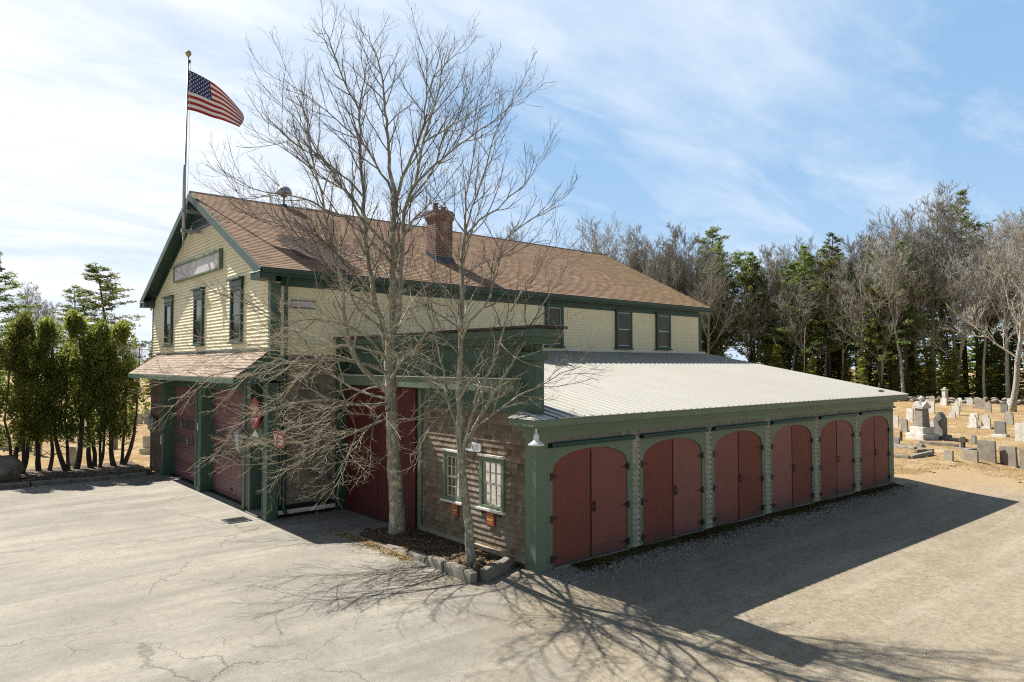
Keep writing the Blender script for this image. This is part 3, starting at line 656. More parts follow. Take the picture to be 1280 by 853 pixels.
mb.face([(.19,-.46,rz(-.46)-.01),(.19,YM,rz(YM)-.01),(X1,YM,rz(YM)-.01),(X1,-.46,rz(-.46)-.01)])
mr = mb.build('metal_roof', [M['metal'], M['rib_shade']], shed)
mb = MB(); mb.hexa([(17.1,-.02,rz(-.02)+.02),(17.5,.06,rz(.06)+.02),(17.5,.18,rz(.18)+.02),(17.1,.10,rz(.1)+.02),(17.1,-.02,rz(-.02)+.06),(17.5,.06,rz(.06)+.06),(17.5,.18,rz(.18)+.06),(17.1,.10,rz(.1)+.06)]); mb.build('vent_strip', M['black'], mr)
mb = MB(); mb.box((.25,YM-.03,4.50),(XE+.3,YM-.023,HF+.10)); mb.box((.25,YM-.14,HF+.005),(XE+.3,YM-.031,HF+.03)); mb.build('flashing', M['white'], mr)
# doors
arch = lambda t: 2.0+.42*(max(0, 1-abs(t)**2.15))**.5
for i, d in enumerate(bays):
    g0 = gz(d, 0)
    mb = MB(); n = 40
    for k in range(n):
        ta, tb = -1+2*k/n, -1+2*(k+1)/n; xa, xb = d+ta*HW, d+tb*HW; za, zb = arch(ta), arch(tb)
        mb.hexa([(xa,-.045,za),(xb,-.045,zb),(xb,.03,zb),(xa,.03,za),(xa,-.045,2.50),(xb,-.045,2.50),(xb,.03,2.50),(xa,.03,2.50)])
    mb.box((d-1.324,-.045,g0-.05),(d-HW,.03,2.50)); mb.box((d+HW,-.045,g0-.05),(d+1.376,.03,2.50))
    mb.build('door_surround', M['green'], shed)
    mb = MB(); mb.box((d-1.27,-.13,2.505),(d+1.37,-.0,2.53)); mb.tube([(d-1.27,-.10,2.565),(d+1.37,-.10,2.565)], [.05,.05], 10); mb.box((d-1.27,-.095,2.53),(d+1.37,.02,2.60)); mb.build('drip_cap', M['dkgreen'], shed)
    mb = MB(); mb.box((d-HW,-.10,g0-.15),(d+HW,.05,g0+.018)); mb.build('threshold', M['concrete'], shed)
    for sg in (-1, 1):
        mb = MB(); npl = 9; gap = .014
        for k in range(npl):
            wa = gap+(HW-gap-.006)*k/npl; wb = gap+(HW-gap-.006)*(k+1)/npl-.0022; xa, xb = d+sg*wa, d+sg*wb
            if sg < 0: xa, xb = xb, xa
            za, zb = arch((xa-d)/HW)-.006, arch((xb-d)/HW)-.006
            mb.hexa([(xa,-.020,g0+.035),(xb,-.020,g0+.035),(xb,.02,g0+.035),(xa,.02,g0+.035),(xa,-.020,za),(xb,-.020,zb),(xb,.02,zb),(xa,.02,za)], .5)
        mb.box((d+sg*gap,.0,g0+.035),(d+sg*(HW-.01),.015,1.98))
        lf = mb.build('door', M['red'], shed)
        for hz in (1.90, 1.02, .19):
            h = MB(); z = g0*.5+hz; o = d+sg*HW
            h.box((o-sg*.005,-.034,z-.011),(o-sg*.19,-.022,z+.013)); h.hexa([(o-sg*.005,-.036,z-.045),(o-sg*.10,-.036,z-.018),(o-sg*.10,-.021,z-.018),(o-sg*.005,-.021,z-.045),(o-sg*.005,-.036,z+.045),(o-sg*.10,-.036,z+.02),(o-sg*.10,-.021,z+.02),(o-sg*.005,-.021,z+.045)] if sg < 0 else [(o-.10,-.036,z-.018),(o-.005,-.036,z-.045),(o-.005,-.021,z-.045),(o-.10,-.021,z-.018),(o-.10,-.036,z+.02),(o-.005,-.036,z+.045),(o-.005,-.021,z+.045),(o-.10,-.021,z+.02)])
            h.box((o+sg*.008,-.062,z-.075),(o+sg*.065,-.046,z+.075)); h.tube([(o,-.05,z-.08),(o,-.05,z+.08)], [.014,.014], 6)
            h.build('hinge', M['black'], lf)
        if sg > 0:
            h = MB(); h.box((d+.05,-.034,1.0),(d+.10,-.021,1.24)); h.tube([(d+.075,-.03,1.03),(d+.075,-.085,1.06),(d+.075,-.085,1.18),(d+.075,-.03,1.21)], [.012]*4, 6); h.build('handle', M['black'], lf)
        else:
            h = MB(); h.box((d-.028,-.030,g0+.04),(d-.010,-.0205,2.36)); h.build('closing_strip', M['dark'], lf)
# false front over the sliding doors
mb = MB(); mb.box((-.005,.0,3.2),(.18,8.22,4.66)); mb.box((-.045,.40,4.30),(-.006,8.2,4.66)); mb.box((-.09,.03,4.62),(.22,8.2,4.70)); mb.box((-.16,-.10,4.33),(.26,.38,4.50)) ; mb.build('false_front', M['porchgreen'], shed, bevel=.008)
mb = MB(); mb.box((-.05,-.045,3.16),(.19,.38,4.34)); mb.build('pilaster', M['porchgreen'], shed, bevel=.008)
mb = MB(); mb.box((-.26,-.22,4.66),(.30,8.2,4.80)); mb.box((-.44,-.44,4.80),(.37,8.18,4.97)); mb.box((-.34,-.33,4.73),(.33,8.19,4.81)); mb.build('cornice', M['porchgreen'], shed, bevel=.012)
mb = MB(); mb.box((-.50,-.50,4.972),(.43,8.20,5.03)); mb.build('cornice_cap', M['patch'], shed, bevel=.01)
mb = MB(); mb.box((-.24,.42,3.66),(-.0,8.2,3.93)); mb.build('door_track_cover', M['green'], shed, bevel=.008)
mb = MB(); mb.box((-.27,.40,3.931),(.0,8.2,3.955)); mb.build('track_cover_lip', M['white'], shed)
mb = MB(); mb.box((-.03,4.25,.0),(.04,4.42,3.66)); mb.build('door_jamb', M['green'], shed, bevel=.006)
for a, b in ((4.44, 6.30), (6.33, 8.18)):
    mb = MB(); k = a
    while k < b-.02:
        e = min(k+.145, b); mb.box((-.085,k+.004,.04),(-.03,e-.004,3.64)); k = e
    mb.box((-.08,a,.05),(-.035,b,3.62)); mb.build('sliding_door', M['dkred'], shed)
mb = MB(); mb.box((-.13,8.06,1.28),(-.086,8.12,1.44)); mb.build('latch', M['white'], shed)
for y0, y1, z0, z1 in ((1.02,1.88,1.05,2.19), (2.55,3.31,1.03,2.17)):
    w = window(shed, PX(.03), y0, y1, z0, z1, M['green'], .10, muntins=(3,2), clear=True, proud=.055, sillm=M['white'], sashm=M['sashcream'], gap=.03)
    c = MB(); n = 24
    for k in range(n):
        u = y0+.1+(y1-y0-.2)*k/n; u2 = y0+.1+(y1-y0-.2)*(k+1)/n; q = lambda t: .016+.009*math.sin(t*2.3)
        c.face([(.03+q(k)-.005+.02,u,z0+.05),(.03+q(k+1)-.005+.02,u2,z0+.05),(.03+q(k+1)-.005+.02,u2,z1-.08),(.03+q(k)-.005+.02,u,z1-.08)])
    c.build('curtain', M['curtain'], w)
    c = MB(); wbox(c, PX(.03), y0-.03, y1+.03, z1, z1+.05, 0, .09); c.build('head_trim', M['white'], w, bevel=.005)

# ------------------------------------------------------------------ signs, lamps, flagpole
def text(body, size, M4, mat, parent, name='lettering', ext=.004, align='CENTER'):
    cu = bpy.data.curves.new(name, 'FONT'); cu.body = body; cu.size = size; cu.align_x = align; cu.align_y = 'CENTER'; cu.extrude = ext; cu.resolution_u = 3
    cu.materials.append(mat); o = bpy.data.objects.new(name, cu); COL.objects.link(o); dg_ = bpy.context.evaluated_depsgraph_get(); me = bpy.data.meshes.new_from_object(o.evaluated_get(dg_)); bpy.data.objects.remove(o)
    o = bpy.data.objects.new(name, me); COL.objects.link(o); o.parent = parent; o.matrix_local = M4; o['o'] = parent['o']; return o
# text facing -X, reading along -Y (left to right as seen from the lot)
FX = Matrix(((0,0,-1,0),(-1,0,0,0),(0,1,0,0),(0,0,0,1)))

gs = thing('gable_sign', (XF-.03, 14.85, 7.6), 'long weathered board sign with flaking lettering on the cream gable', 'sign')
mb = MB(); mb.box((XF-.10,12.30,7.36),(XF-.03,17.40,7.86)); mb.build('board', M['oldsign'], gs)
mb = MB(); mb.box((XF-.14,12.24,7.30),(XF-.03,17.46,7.357)); mb.box((XF-.16,12.24,7.863),(XF-.03,17.46,7.95)); mb.box((XF-.14,12.24,7.357),(XF-.03,12.297,7.863)); mb.box((XF-.14,17.403,7.357),(XF-.03,17.46,7.863)); mb.build('frame', M['green'], gs, bevel=.006)

ov = thing('oval_sign', (-2.50, 8.86, 2.88), 'red oval sign with pale lettering hanging over the narrow entry door', 'sign')
mb = MB(); n = 36
prof = []
for k in range(n):
    a = 2*math.pi*k/n; yy, zz_ = .36*math.cos(a), .43*math.sin(a)
    if zz_ < 0: yy *= 1-.16*(-zz_/.43)**2; zz_ *= 1.06
    prof.append((yy, zz_))
for x0, x1, s, mi in ((-2.53,-2.48,1,0), (-2.536,-2.531,.88,0)):
    f0 = [(x0, 8.86+a*s, 2.88+b*s) for a, b in prof]; f1 = [(x1, y, z) for _, y, z in f0]
    mb.face(f0, .5, mi); mb.face(f1[::-1], .5, mi)
    for k in range(n): mb.face([f0[k], f1[k], f1[(k+1) % n], f0[(k+1) % n]], .5, mi)
mb.build('board', M['sign_red'], ov)
text('Gallery', .185, Matrix.Translation((-.04,0,.15)) @ FX, M['sign_white'], ov); text('Service', .165, Matrix.Translation((-.04,0,-.15)) @ FX, M['sign_white'], ov)
mb = MB(); mb.face([(-2.539, 8.86+.12*math.cos(2*math.pi*k/20), 2.89+.05*math.sin(2*math.pi*k/20)) for k in range(20)]); mb.build('emblem', M['sign_white'], ov)
mb = MB(); mb.tube([(-2.5,8.86,3.30),(-2.5,8.86,3.72)], [.012,.012], 6); mb.build('hanger', M['black'], ov)

sq = thing('bracket_sign', (-2.36, 7.5, 2.26), 'small square red sign with white figure projecting from the corner pilaster', 'sign')
mb = MB(); mb.box((-2.385,7.16,2.05),(-2.355,7.86,2.47)); mb.build('board', M['sign_red'], sq, bevel=.004)
mb = MB()
for pts in ([(7.80,2.40),(7.70,2.28),(7.68,2.14)], [(7.60,2.40),(7.69,2.28)], [(7.74,2.13),(7.63,2.13)]): mb.tube([(-2.388,a,b) for a, b in pts], [.022]*len(pts), 4)
for z, a, b in ((2.34,7.52,7.24), (2.23,7.55,7.22), (2.14,7.5,7.28)):
    y = a
    while y > b: w = rnd.uniform(.03,.06); mb.box((-2.390,y,z-.028),(-2.386,y-w,z+.028)); y -= w+.012
mb.build('lettering', M['sign_white'], sq)
mb = MB(); mb.tube([(-2.37,8.13,2.52),(-2.37,7.2,2.52)], [.012]*2, 6); mb.tube([(-2.37,7.8,2.52),(-2.37,7.8,2.46)], [.008]*2, 5); mb.tube([(-2.37,7.25,2.52),(-2.37,7.25,2.46)], [.008]*2, 5); mb.build('bracket', M['black'], sq)

of = thing('office_sign', (0, 2.14, 2.35), 'small white sign reading OFFICE above the two shed windows', 'sign')
mb = MB(); c = [(1.84,2.27),(1.80,2.31),(1.80,2.41),(1.86,2.45),(2.02,2.455),(2.14,2.475),(2.26,2.455),(2.42,2.45),(2.48,2.41),(2.48,2.31),(2.44,2.27),(2.14,2.262)]
f0 = [(-.045,y,z) for y,z in c]; f1 = [(-.015,y,z) for y,z in c]; mb.face(f0); mb.face(f1[::-1])
for k in range(len(c)): mb.face([f0[k], f0[(k+1) % len(c)], f1[(k+1) % len(c)], f1[k]])
mb.build('board', M['whitemetal'], of)
text('OFFICE', .145, Matrix.Translation((-.047,0,.012)) @ FX, M['steel'], of, ext=.002)
for y, nm in ((1.46, 'under the right shed window, nearest the corner post'), (2.80, 'under the left shed window, behind the slim tree')):
    nb = thing('notice_board', (0, y, .86), 'small faded red notice with yellow band '+nm, 'notice', 'red notices under the shed windows')
    mb = MB(); mb.box((-.045,y-.135,.70),(-.018,y+.135,1.0)); mb.build('board', M['notice'], nb)
    mb = MB(); mb.box((-.048,y-.10,.80),(-.046,y+.10,.845))
    for z in (.735,.765,.88,.915,.95):
        a = y-.09
        while a < y+.08: w = rnd.uniform(.02,.05); mb.box((-.048,a,z-.006),(-.046,a+w,z+.006)); a += w+.012
    mb.build('lettering', M['notice_y'], nb)
    mb = MB(); mb.box((-.04,y-.35,.93),(-.015,y+.33,1.0)); mb.build('backing_board', M['patch'], nb)
pq = thing('wall_plaque', (-1.43, YM, 5.93), 'narrow blue-grey plaque high on the shaded cream side wall', 'plaque')
mb = MB(); mb.box((-1.76,YM-.05,5.86),(-1.10,YM-.021,6.03)); mb.build('board', M['oldsign'], pq)
mb = MB(); mb.box((-1.79,YM-.06,6.03),(-1.07,YM-.021,6.06)); mb.box((-1.79,YM-.06,5.83),(-1.07,YM-.021,5.86)); mb.build('frame', M['kick'], pq)
dsc = MB(); dsc.tube([(-2.395,14.43,2.12),(-2.36,14.43,2.12)], [.09,.095], 16); 
o = dsc.build('round_disc', M['whitemetal'], None, at=(-2.37,14.43,2.12)); tag(o, 'white oval disc fixed to the wall between the two garage doors', 'wall disc'); o.scale = (1,.8,1.5)
nt_ = MB(); nt_.box((-2.40,18.98,1.13),(-2.372,19.16,1.47)); o = nt_.build('paper_notice', M['whitemetal'], None, at=(-2.37,19.07,1.3)); tag(o, 'white paper notice on the dark wall left of the garage doors', 'notice')

def lantern(y, z, x, label):
    t = thing('wall_lantern', (x, y, z), label, 'lantern', 'lanterns on the door front')
    c = (x-.24, y, z)
    mb = MB(); mb.tube([(x+.02,y,z+.15),(x-.14,y,z+.30),(x-.24,y,z+.40),(x-.24,y,z+.34)], [.022]*4, 6); mb.box((x-.0,y-.05,z-.0),(x+.03,y+.05,z+.28)); mb.build('bracket', M['black'], t)
    mb = MB(); mb.lathe([(.03,.36),(.07,.33),(.155,.24),(.165,.22),(.15,.215)], c, 6); mb.lathe([(.09,-.24),(.095,-.20),(.04,-.27),(.015,-.33)][::-1], c, 6)
    for k in range(6):
        a = 2*math.pi*k/6; mb.tube([(c[0]+.09*math.cos(a),y+.09*math.sin(a),z-.21),(c[0]+.15*math.cos(a),y+.15*math.sin(a),z+.22)], [.011,.011], 4)
    mb.build('cage', M['steel'], t)
    mb = MB(); mb.lathe([(.082,-.20),(.142,.21)], c, 6); mb.build('glass', M['frost'], t)
lantern(19.83, 1.90, XF-.02, 'old six-sided lantern on the dark wall beside the far garage door')
lantern(9.84, 2.02, XF-.02, 'old six-sided lantern between near garage door and entry door')
def barn_light(x, y, label, col):
    t = thing('barn_light', (x, y, 2.95), label, 'lamp', 'shade lamps under the shed cornice')
    mb = MB(); mb.tube([(x,y,2.98),(x,y,2.86)], [.018,.018], 8); mb.lathe([(.05,2.975),(.05,2.955)], (x,y,0), 12); mb.build('stem', col, t)
    mb = MB(); mb.lathe([(.024,2.88),(.042,2.87),(.055,2.80),(.06,2.74),(.085,2.71),(.155,2.665),(.17,2.64),(.165,2.632),(.14,2.65)], (x,y,0), 20); mb.build('lamp_shade', col, t, smooth=True)
    mb = MB(); mb.lathe([(.03,2.70),(.05,2.68),(.045,2.64),(.02,2.625)], (x,y,0), 10); mb.build('bulb', M['frost'], t)
barn_light(-.30, -.33, 'white enamel barn lamp under cornice at the near shed corner', M['whitemetal'])
barn_light(L+.28, .12, 'blue-grey barn lamp hanging at the far end of the shed', M['kick'])

fp = thing('flagpole', (-2.95, 14.45, 8.6), 'slim grey flagpole with gilt ball bracketed to the gable peak', 'flagpole')
mb = MB(); mb.tube([(-2.95,14.45,8.05),(-2.95,14.45,8.62)], [.012,.03], 10); mb.tube([(-2.95,14.45,8.6),(-2.95,14.45,11.0),(-2.93,14.44,11.02),(-2.90,14.41,14.75)], [.055,.05,.036,.026], 12); mb.build('pole', M['steel'], fp, smooth=True)
mb = MB(); mb.lathe([(.0,-.10),(.06,-.085),(.095,-.03),(.10,.02),(.075,.075),(.03,.10),(.0,.105)], (-2.90,14.41,14.87), 16); mb.lathe([(.035,-.16),(.035,-.12),(.02,-.09)], (-2.90,14.41,14.87), 10); mb.build('finial', M['brass'], fp, smooth=True)
mb = MB(); mb.box((-2.90,14.40,14.55),(-2.82,14.44,14.66)); mb.build('truck', M['black'], fp)
for z in (8.78, 9.45):
    mb = MB(); mb.box((-3.02,14.39,z-.05),(XF-.06,14.51,z+.05)); mb.box((-3.04,14.37,z-.06),(-2.86,14.53,z-.045)); mb.build('bracket', M['steel'], fp, bevel=.006)
mb = MB(); mb.tube([(-2.84,14.36,14.5),(-2.86,14.28,11.5),(-2.90,14.36,9.2)], [.006]*3, 4); mb.build('halyard', M['white'], fp)

# flag in the wind: 13 stripes, canton, fifty small stars
A_, Fw = Vector((.70,-.62,0)), Vector((.65,.76,0))
def flagpt(u, v):
    """u along the fly, v from the top of the hoist to its foot"""
    d = 2.36*u
    drop = .80*u+.42*u*u+.95*u*u*u*(1-v)*.35
    sag = (.10*u*(1-u)*4)*(v-.3)
    lift = (v-.0)*.55*u*u
    w = .13*math.sin(u*7.2-v*1.5)*min(1, u*2.2)+.05*math.sin(u*14+v*3)*u
    h = 1.38*(1-.30*u)
    p = Vector((-2.90,14.40,14.30))+A_*(.83*d+.10*math.sin(v*3.1)*u)+Fw*w+Vector((0,0,-drop*.93-v*h+lift*.12-sag*.3))
    return p
mb = MB(); NU, NV = 52, 39
for i in range(NU):
    for j in range(NV):
        u0, u1, v0, v1 = i/NU, (i+1)/NU, j/NV, (j+1)/NV
        st = int(j/3); mi = 0 if st % 2 == 0 else 1
        if u1 <= .405 and st < 7: mi = 2
        mb.face([flagpt(u0,v1), flagpt(u1,v1), flagpt(u1,v0), flagpt(u0,v0)], .5, mi)
for r_ in range(9):
    for q in range(6 if r_ % 2 == 0 else 5):
        uc = .40*((q+.5)/6 if r_ % 2 == 0 else (q+1)/6); vc = 7/13*(r_+.8)/9.6
        c = flagpt(uc, vc); du = (flagpt(uc+.01,vc)-c)/.01/2.2; dv = (flagpt(uc,vc+.01)-c)/.01/1.38; nn = du.cross(dv).normalized()
        for sgn in (-1, 1):
            pts = []
            for k in range(10):
                a = math.pi/2+k*math.pi/5; rr = .036 if k % 2 == 0 else .015; pts.append(c+nn*.004*sgn+du*(rr*math.cos(a))-dv*(rr*math.sin(a)))
            mb.face(pts if sgn > 0 else pts[::-1], .5, 1)
fl = mb.build('flag', [M['cloth_red'], M['cloth_white'], M['cloth_blue']], None, at=(-2.90,14.40,13.6), smooth=True)
tag(fl, 'striped red and white flag with starred blue canton flying from the flagpole', 'flag')

sr = thing('roof_siren', (.57, YMID, HR), 'grey mushroom-topped siren on a short post on the roof ridge', 'siren')
mb = MB(); mb.tube([(.57,YMID,HR-.1),(.57,YMID,HR+.42)], [.035,.03], 8); mb.box((.48,YMID-.1,HR-.05),(.66,YMID+.1,HR+.06)); mb.build('post', M['black'], sr)
mb = MB(); mb.lathe([(.10,.34),(.13,.36),(.10,.44),(.08,.46)], (.57,YMID,HR), 16); mb.build('motor_housing', M['notice'], sr, smooth=True)
mb = MB(); mb.lathe([(.28,.46),(.285,.50),(.26,.60),(.20,.68),(.11,.73),(.0,.745)], (.57,YMID,HR), 20); mb.build('hood', M['steel'], sr, smooth=True)

# ------------------------------------------------------------------ the ground
def sheet(name, xs, ys, hgt, mat, keep=None):
    mb = MB(); idx = {}
    for i, x in enumerate(xs):
        for j, y in enumerate(ys): idx[i,j] = len(mb.v); mb.v.append((x, y, hgt(x, y)))
    for i in range(len(xs)-1):
        for j in range(len(ys)-1):
            if keep and not keep((xs[i]+xs[i+1])/2, (ys[j]+ys[j+1])/2): continue
            mb.f.append((idx[i,j], idx[i+1,j], idx[i+1,j+1], idx[i,j+1])); mb.t.append(.5); mb.m.append(0)
    return mb.build(name, mat, smooth=True)
def axis(lo, hi, step, far, g=1.35):
    a = [lo]; 
    while a[-1] < hi: a.append(a[-1]+step)
    s = step; 
    while a[-1] < far: s *= g; a.append(a[-1]+s)
    s = step; b = [lo]
    while b[-1] > -far: s *= g; b.append(b[-1]-s)
    return b[:0:-1]+a
bumpy = lambda x, y: .03*math.sin(x*.9+1.3*math.sin(y*.5))*math.cos(y*.8+.7)+.02*math.sin(x*2.1+y*1.7)
tag(sheet('ground', axis(-16, 60, 1.0, 900), axis(-16, 50, 1.0, 900), lambda x, y: gz(x,y)-.03+(bumpy(x,y) if (x > 24 or y > 24) else 0), M['ground']), kind='structure')
def edge(x, y):
    w = .35*math.sin(y*.7+1)+.25*math.sin(y*1.9)+.18*math.sin(y*4.3+x)
    w2 = .25*math.sin(x*.8)+.2*math.sin(x*2.3)+.12*math.sin(x*5.1)
    if x > 24.5+.35*y+w: return False
    if x > L+.1 and y > .9-.16*(x-18)+w2: return False
    if x < -2.0 and y > 19.15-.05*(x+2.7): return False
    if -2.2 < x < 17.8 and y > .35 and x > .1: return False
    if y > 19.3: return False
    return True
ax_ = [-40+.5*i for i in range(140)]+[30+.25*i for i in range(2)]
xs = [-45,-40,-35,-30,-26,-23]+[-20+.22*i for i in range(212)]; ys = [-45,-38,-32,-28,-24,-21,-18]+[-16+.22*i for i in range(162)]
tag(sheet('parking_lot', xs, ys, lambda x, y: gz(x,y)+.006, M['lot'], edge), kind='structure')

# planting bed, its stones, chips and leaves
bedp = [(0,.36),(-.22,.46),(-.85,.30),(-1.36,.22),(-1.33,.8),(-1.30,1.5),(-1.28,2.4),(-1.22,3.4),(-1.24,4.4),(-1.30,5.1),(-.9,5.35),(-.35,5.1),(0,4.5)]
def inside(px_, py_, poly):
    c = False
    for i in range(len(poly)):
        (x1, y1), (x2, y2) = poly[i], poly[i-1]
        if (y1 > py_) != (y2 > py_) and px_ < (x2-x1)*(py_-y1)/(y2-y1)+x1: c = not c
    return c
bedh = lambda x, y: gz(x,y)+.012+.07*min(1, max(0, (x+1.36)*3))+.03*math.sin(x*7+y*3)*math.sin(y*5)+.10*math.exp(-((x+.72)**2+(y-4.2)**2)/.16)+.08*math.exp(-((x+.97)**2+(y-.92)**2)/.12)
tag(sheet('planting_bed', [-1.5+.075*i for i in range(21)], [.2+.075*i for i in range(70)], bedh, M['mulch'], lambda x, y: inside(x, y, bedp)), kind='structure')
def rock(mb, c, s, seed, tint=.5, sub=1):
    r = random.Random(seed); bm = bmesh.new(); bmesh.ops.create_icosphere(bm, subdivisions=sub, radius=1)
    rot = Matrix.Rotation(r.random()*6.3, 3, (r.random(), r.random(), r.random()+.1)); n = len(mb.v)
    for v in bm.verts:
        k = 1+r.uniform(-.22,.22); p = rot @ (v.co*k); mb.v.append((c[0]+p.x*s[0], c[1]+p.y*s[1], c[2]+p.z*s[2]))
    for f in bm.faces: mb.f.append(tuple(n+v.index for v in f.verts)); mb.t.append(tint); mb.m.append(0)
    bm.free()
def block(name, a, b, w, h, label, cat, group, mat, z0=None, seed=1):
    """rough split stone lying from a to b"""
    r = random.Random(seed); a, b = Vector(a), Vector(b); d = (b-a); ln_ = d.length; d.normalize(); s = Vector((-d.y, d.x)); mb = MB(); n = max(2, int(ln_/.16)); ring = []
    for i in range(n+1):
        p = a+d*(ln_*i/n); z = gz(p.x, p.y)-.05 if z0 is None else z0; hh = h*r.uniform(.94,1.05); ww = w*r.uniform(.88,1.1)
        q = [(-ww/2,0),(ww/2,0),(ww/2*r.uniform(.9,1.02),hh*.75),(ww/2*.8,hh),(-ww/2*.8,hh*r.uniform(.95,1.04)),(-ww/2*r.uniform(.9,1.02),hh*.7)]
        ring.append([(p.x+s.x*x+d.x*r.uniform(-.015,.015), p.y+s.y*x+d.y*r.uniform(-.015,.015), z+zz_) for x, zz_ in q])
    for i in range(n):
        for k in range(6): mb.face([ring[i][k], ring[i][(k+1) % 6], ring[i+1][(k+1) % 6], ring[i+1][k]])
    mb.face(ring[0]); mb.face(ring[-1][::-1])
    o = mb.build(name, mat, None, at=(a.x, a.y, gz(a.x,a.y))); return tag(o, label, cat, group)
G1 = 'granite kerb stones round the planting bed'
block('kerb_stone', (-1.22,.20), (-.14,.62), .18, .29, 'long granite kerb stone at the right end of the planting bed', 'kerb stone', G1, M['granite'], seed=3)
block('kerb_stone', (-1.44,.22), (-1.38,1.18), .20, .27, 'granite kerb stone at the bed corner in front of the slim tree', 'kerb stone', G1, M['granite'], seed=4)
block('kerb_stone', (-1.36,1.22), (-1.33,1.92), .2, .24, 'mossy kerb stone just left of the slim tree trunk', 'kerb stone', G1, M['granite'], seed=5)
block('kerb_stone', (-1.33,1.97), (-1.29,2.65), .2, .18, 'low kerb stone midway along the planting bed', 'kerb stone', G1, M['granite'], seed=6)
block('kerb_stone', (-1.29,2.75), (-1.22,3.75), .17, .10, 'sunken kerb stone near the big tree, half under straw', 'kerb stone', G1, M['granite'], seed=7)
mb = MB(); mb.tube([(-1.30,.30,-.05),(-1.31,.31,.28),(-1.29,.30,.36)], [.075,.07,.05], 7); tag(mb.build('wooden_stub', M['dark_bark'], None, at=(-1.3,.3,0)), 'dark rotten post stub between the kerb stones at the bed corner', 'stub')
G2 = 'granite kerb along the hedge'
for i, (a, b) in enumerate((((-2.85,19.28),(-4.1,19.36)), ((-4.14,19.37),(-5.3,19.5)), ((-5.34,19.5),(-6.5,19.62)), ((-6.55,19.62),(-7.7,19.75)), ((-7.75,19.75),(-9.0,19.9)))):
    block('kerb_stone', a, b, .24, .19, ['granite kerb stone at the foot of the hedge nearest the building', 'second granite kerb stone from the building below the hedge', 'third granite kerb stone from the building below the hedge', 'granite kerb stone below the leftmost hedge tree', 'granite kerb stone in front of the round boulder'][i], 'kerb stone', G2, M['granite'], seed=20+i)
mb = MB(); rock(mb, (-7.35,21.4,.22), (.78,.62,.62), 8, sub=3); tag(mb.build('boulder', M['granite'], None, at=(-7.35,21.4,-.1), smooth=True), 'big rounded grey boulder beside the leftmost hedge tree', 'boulder')
tag(sheet('hedge_bed', [-13+.15*i for i in range(72)], [19.4+.15*i for i in range(36)], lambda x, y: gz(x,y)-.015+.10*smooth(19.4,20.2,y)*smooth(24.6,23.4,y)+.02*math.sin(x*6)*math.sin(y*7), M['mulch'], lambda x, y: x < -2.5 and 19.45-.05*(x+2.7) < y < 24.2+.3*math.sin(x*2)), kind='structure')
# storm drain
dg = thing('drain_grate', (-3.05, 8.75, 0), 'square iron drain grate set in the pavement by the entry door', 'drain grate')
gx, gy, g0 = -3.02, 8.75, gz(-3.02, 8.75)+.012
mb = MB(); mb.box((gx-.32,gy-.32,g0),(gx-.26,gy+.32,g0+.012)); mb.box((gx+.26,gy-.32,g0),(gx+.32,gy+.32,g0+.012)); mb.box((gx-.26,gy-.32,g0),(gx+.26,gy-.26,g0+.012)); mb.box((gx-.26,gy+.26,g0),(gx+.26,gy+.32,g0+.012)); mb.build('frame', M['kick'], dg)
mb = MB()
for k in range(9): mb.box((gx-.255,gy-.24+.06*k,g0+.002),(gx+.255,gy-.215+.06*k,g0+.010))
mb.build('bars', M['black'], dg)
mb = MB(); mb.box((gx-.258,gy-.258,g0-.008),(gx+.258,gy+.258,g0-.002)); mb.build('sump', M['dark'], dg)
# concrete apron in front of the doors
tag(sheet('concrete_apron', [-3.3+.1*i for i in range(14)], [8.45+.25*i for i in range(42)], lambda x, y: gz(x,y)+.011, M['concrete'], lambda x, y: -2.62+.02*math.sin(y*3) < x), kind='structure')

def scatter(name, mat, n, where, size, label, flatn=False, seed=1, sub=0):
    r = random.Random(seed); mb = MB()
    for i in range(n):
        x, y, z = where(r); s = r.uniform(*size); a = r.random()*6.28; t = r.random()
        if flatn:
            u = Vector((math.cos(a), math.sin(a), r.uniform(-.4,.4)))*s; w = Vector((-math.sin(a), math.cos(a), r.uniform(-.4,.4)))*s*r.uniform(.25,.7); c = Vector((x,y,z+.012))
            mb.face([c-u, c-w*.8, c+u, c+w], t)
        else:
            n0 = len(mb.v); k = [Vector((math.cos(a+j*2.09+r.uniform(-.3,.3))*s*r.uniform(.7,1.2), math.sin(a+j*2.09)*s*r.uniform(.7,1.2), 0)) for j in range(3)]
            top = Vector((r.uniform(-.3,.3)*s, r.uniform(-.3,.3)*s, s*r.uniform(.5,1.0))); b = Vector((x,y,z-.004))
            for j in range(3): mb.face([b+k[j], b+k[(j+1) % 3], b+top+k[(j+1) % 3]*.35, b+top+k[j]*.35], t)
            mb.face([b+top+q*.35 for q in k], t)
    o = mb.build(name, mat, None, at=(0,0,0), tints=True); return tag(o, label, None, None, 'stuff')
def along(r):
    x = r.uniform(-.1, 18.4); y = -.38-abs(r.gauss(0,.28)); return x, y, gz(x,y)+.006
scatter('loose_gravel', M['stones'], 6500, along, (.010,.034), 'grey loose gravel along the foot of the shed doors', seed=2)
def mossy(r):
    x = r.uniform(.9, 17.8); 
    while r.random() > .30+.70*max(0, math.sin(x*1.3+.4))**1.5*(1 if x > 1 else 0): x = r.uniform(.9, 17.8)
    y = -.06-abs(r.gauss(0,.22)); return x, y, gz(x,y)+.008
scatter('moss', M['moss'], 14000, mossy, (.018,.055), 'brown moss and leaf debris along the shed threshold', flatn=True, seed=3)
def leafbed(r):
    while True:
        x, y = r.uniform(-1.4,0), r.uniform(.25,5.3)
        if inside(x, y, bedp): return x, y, bedh(x,y)
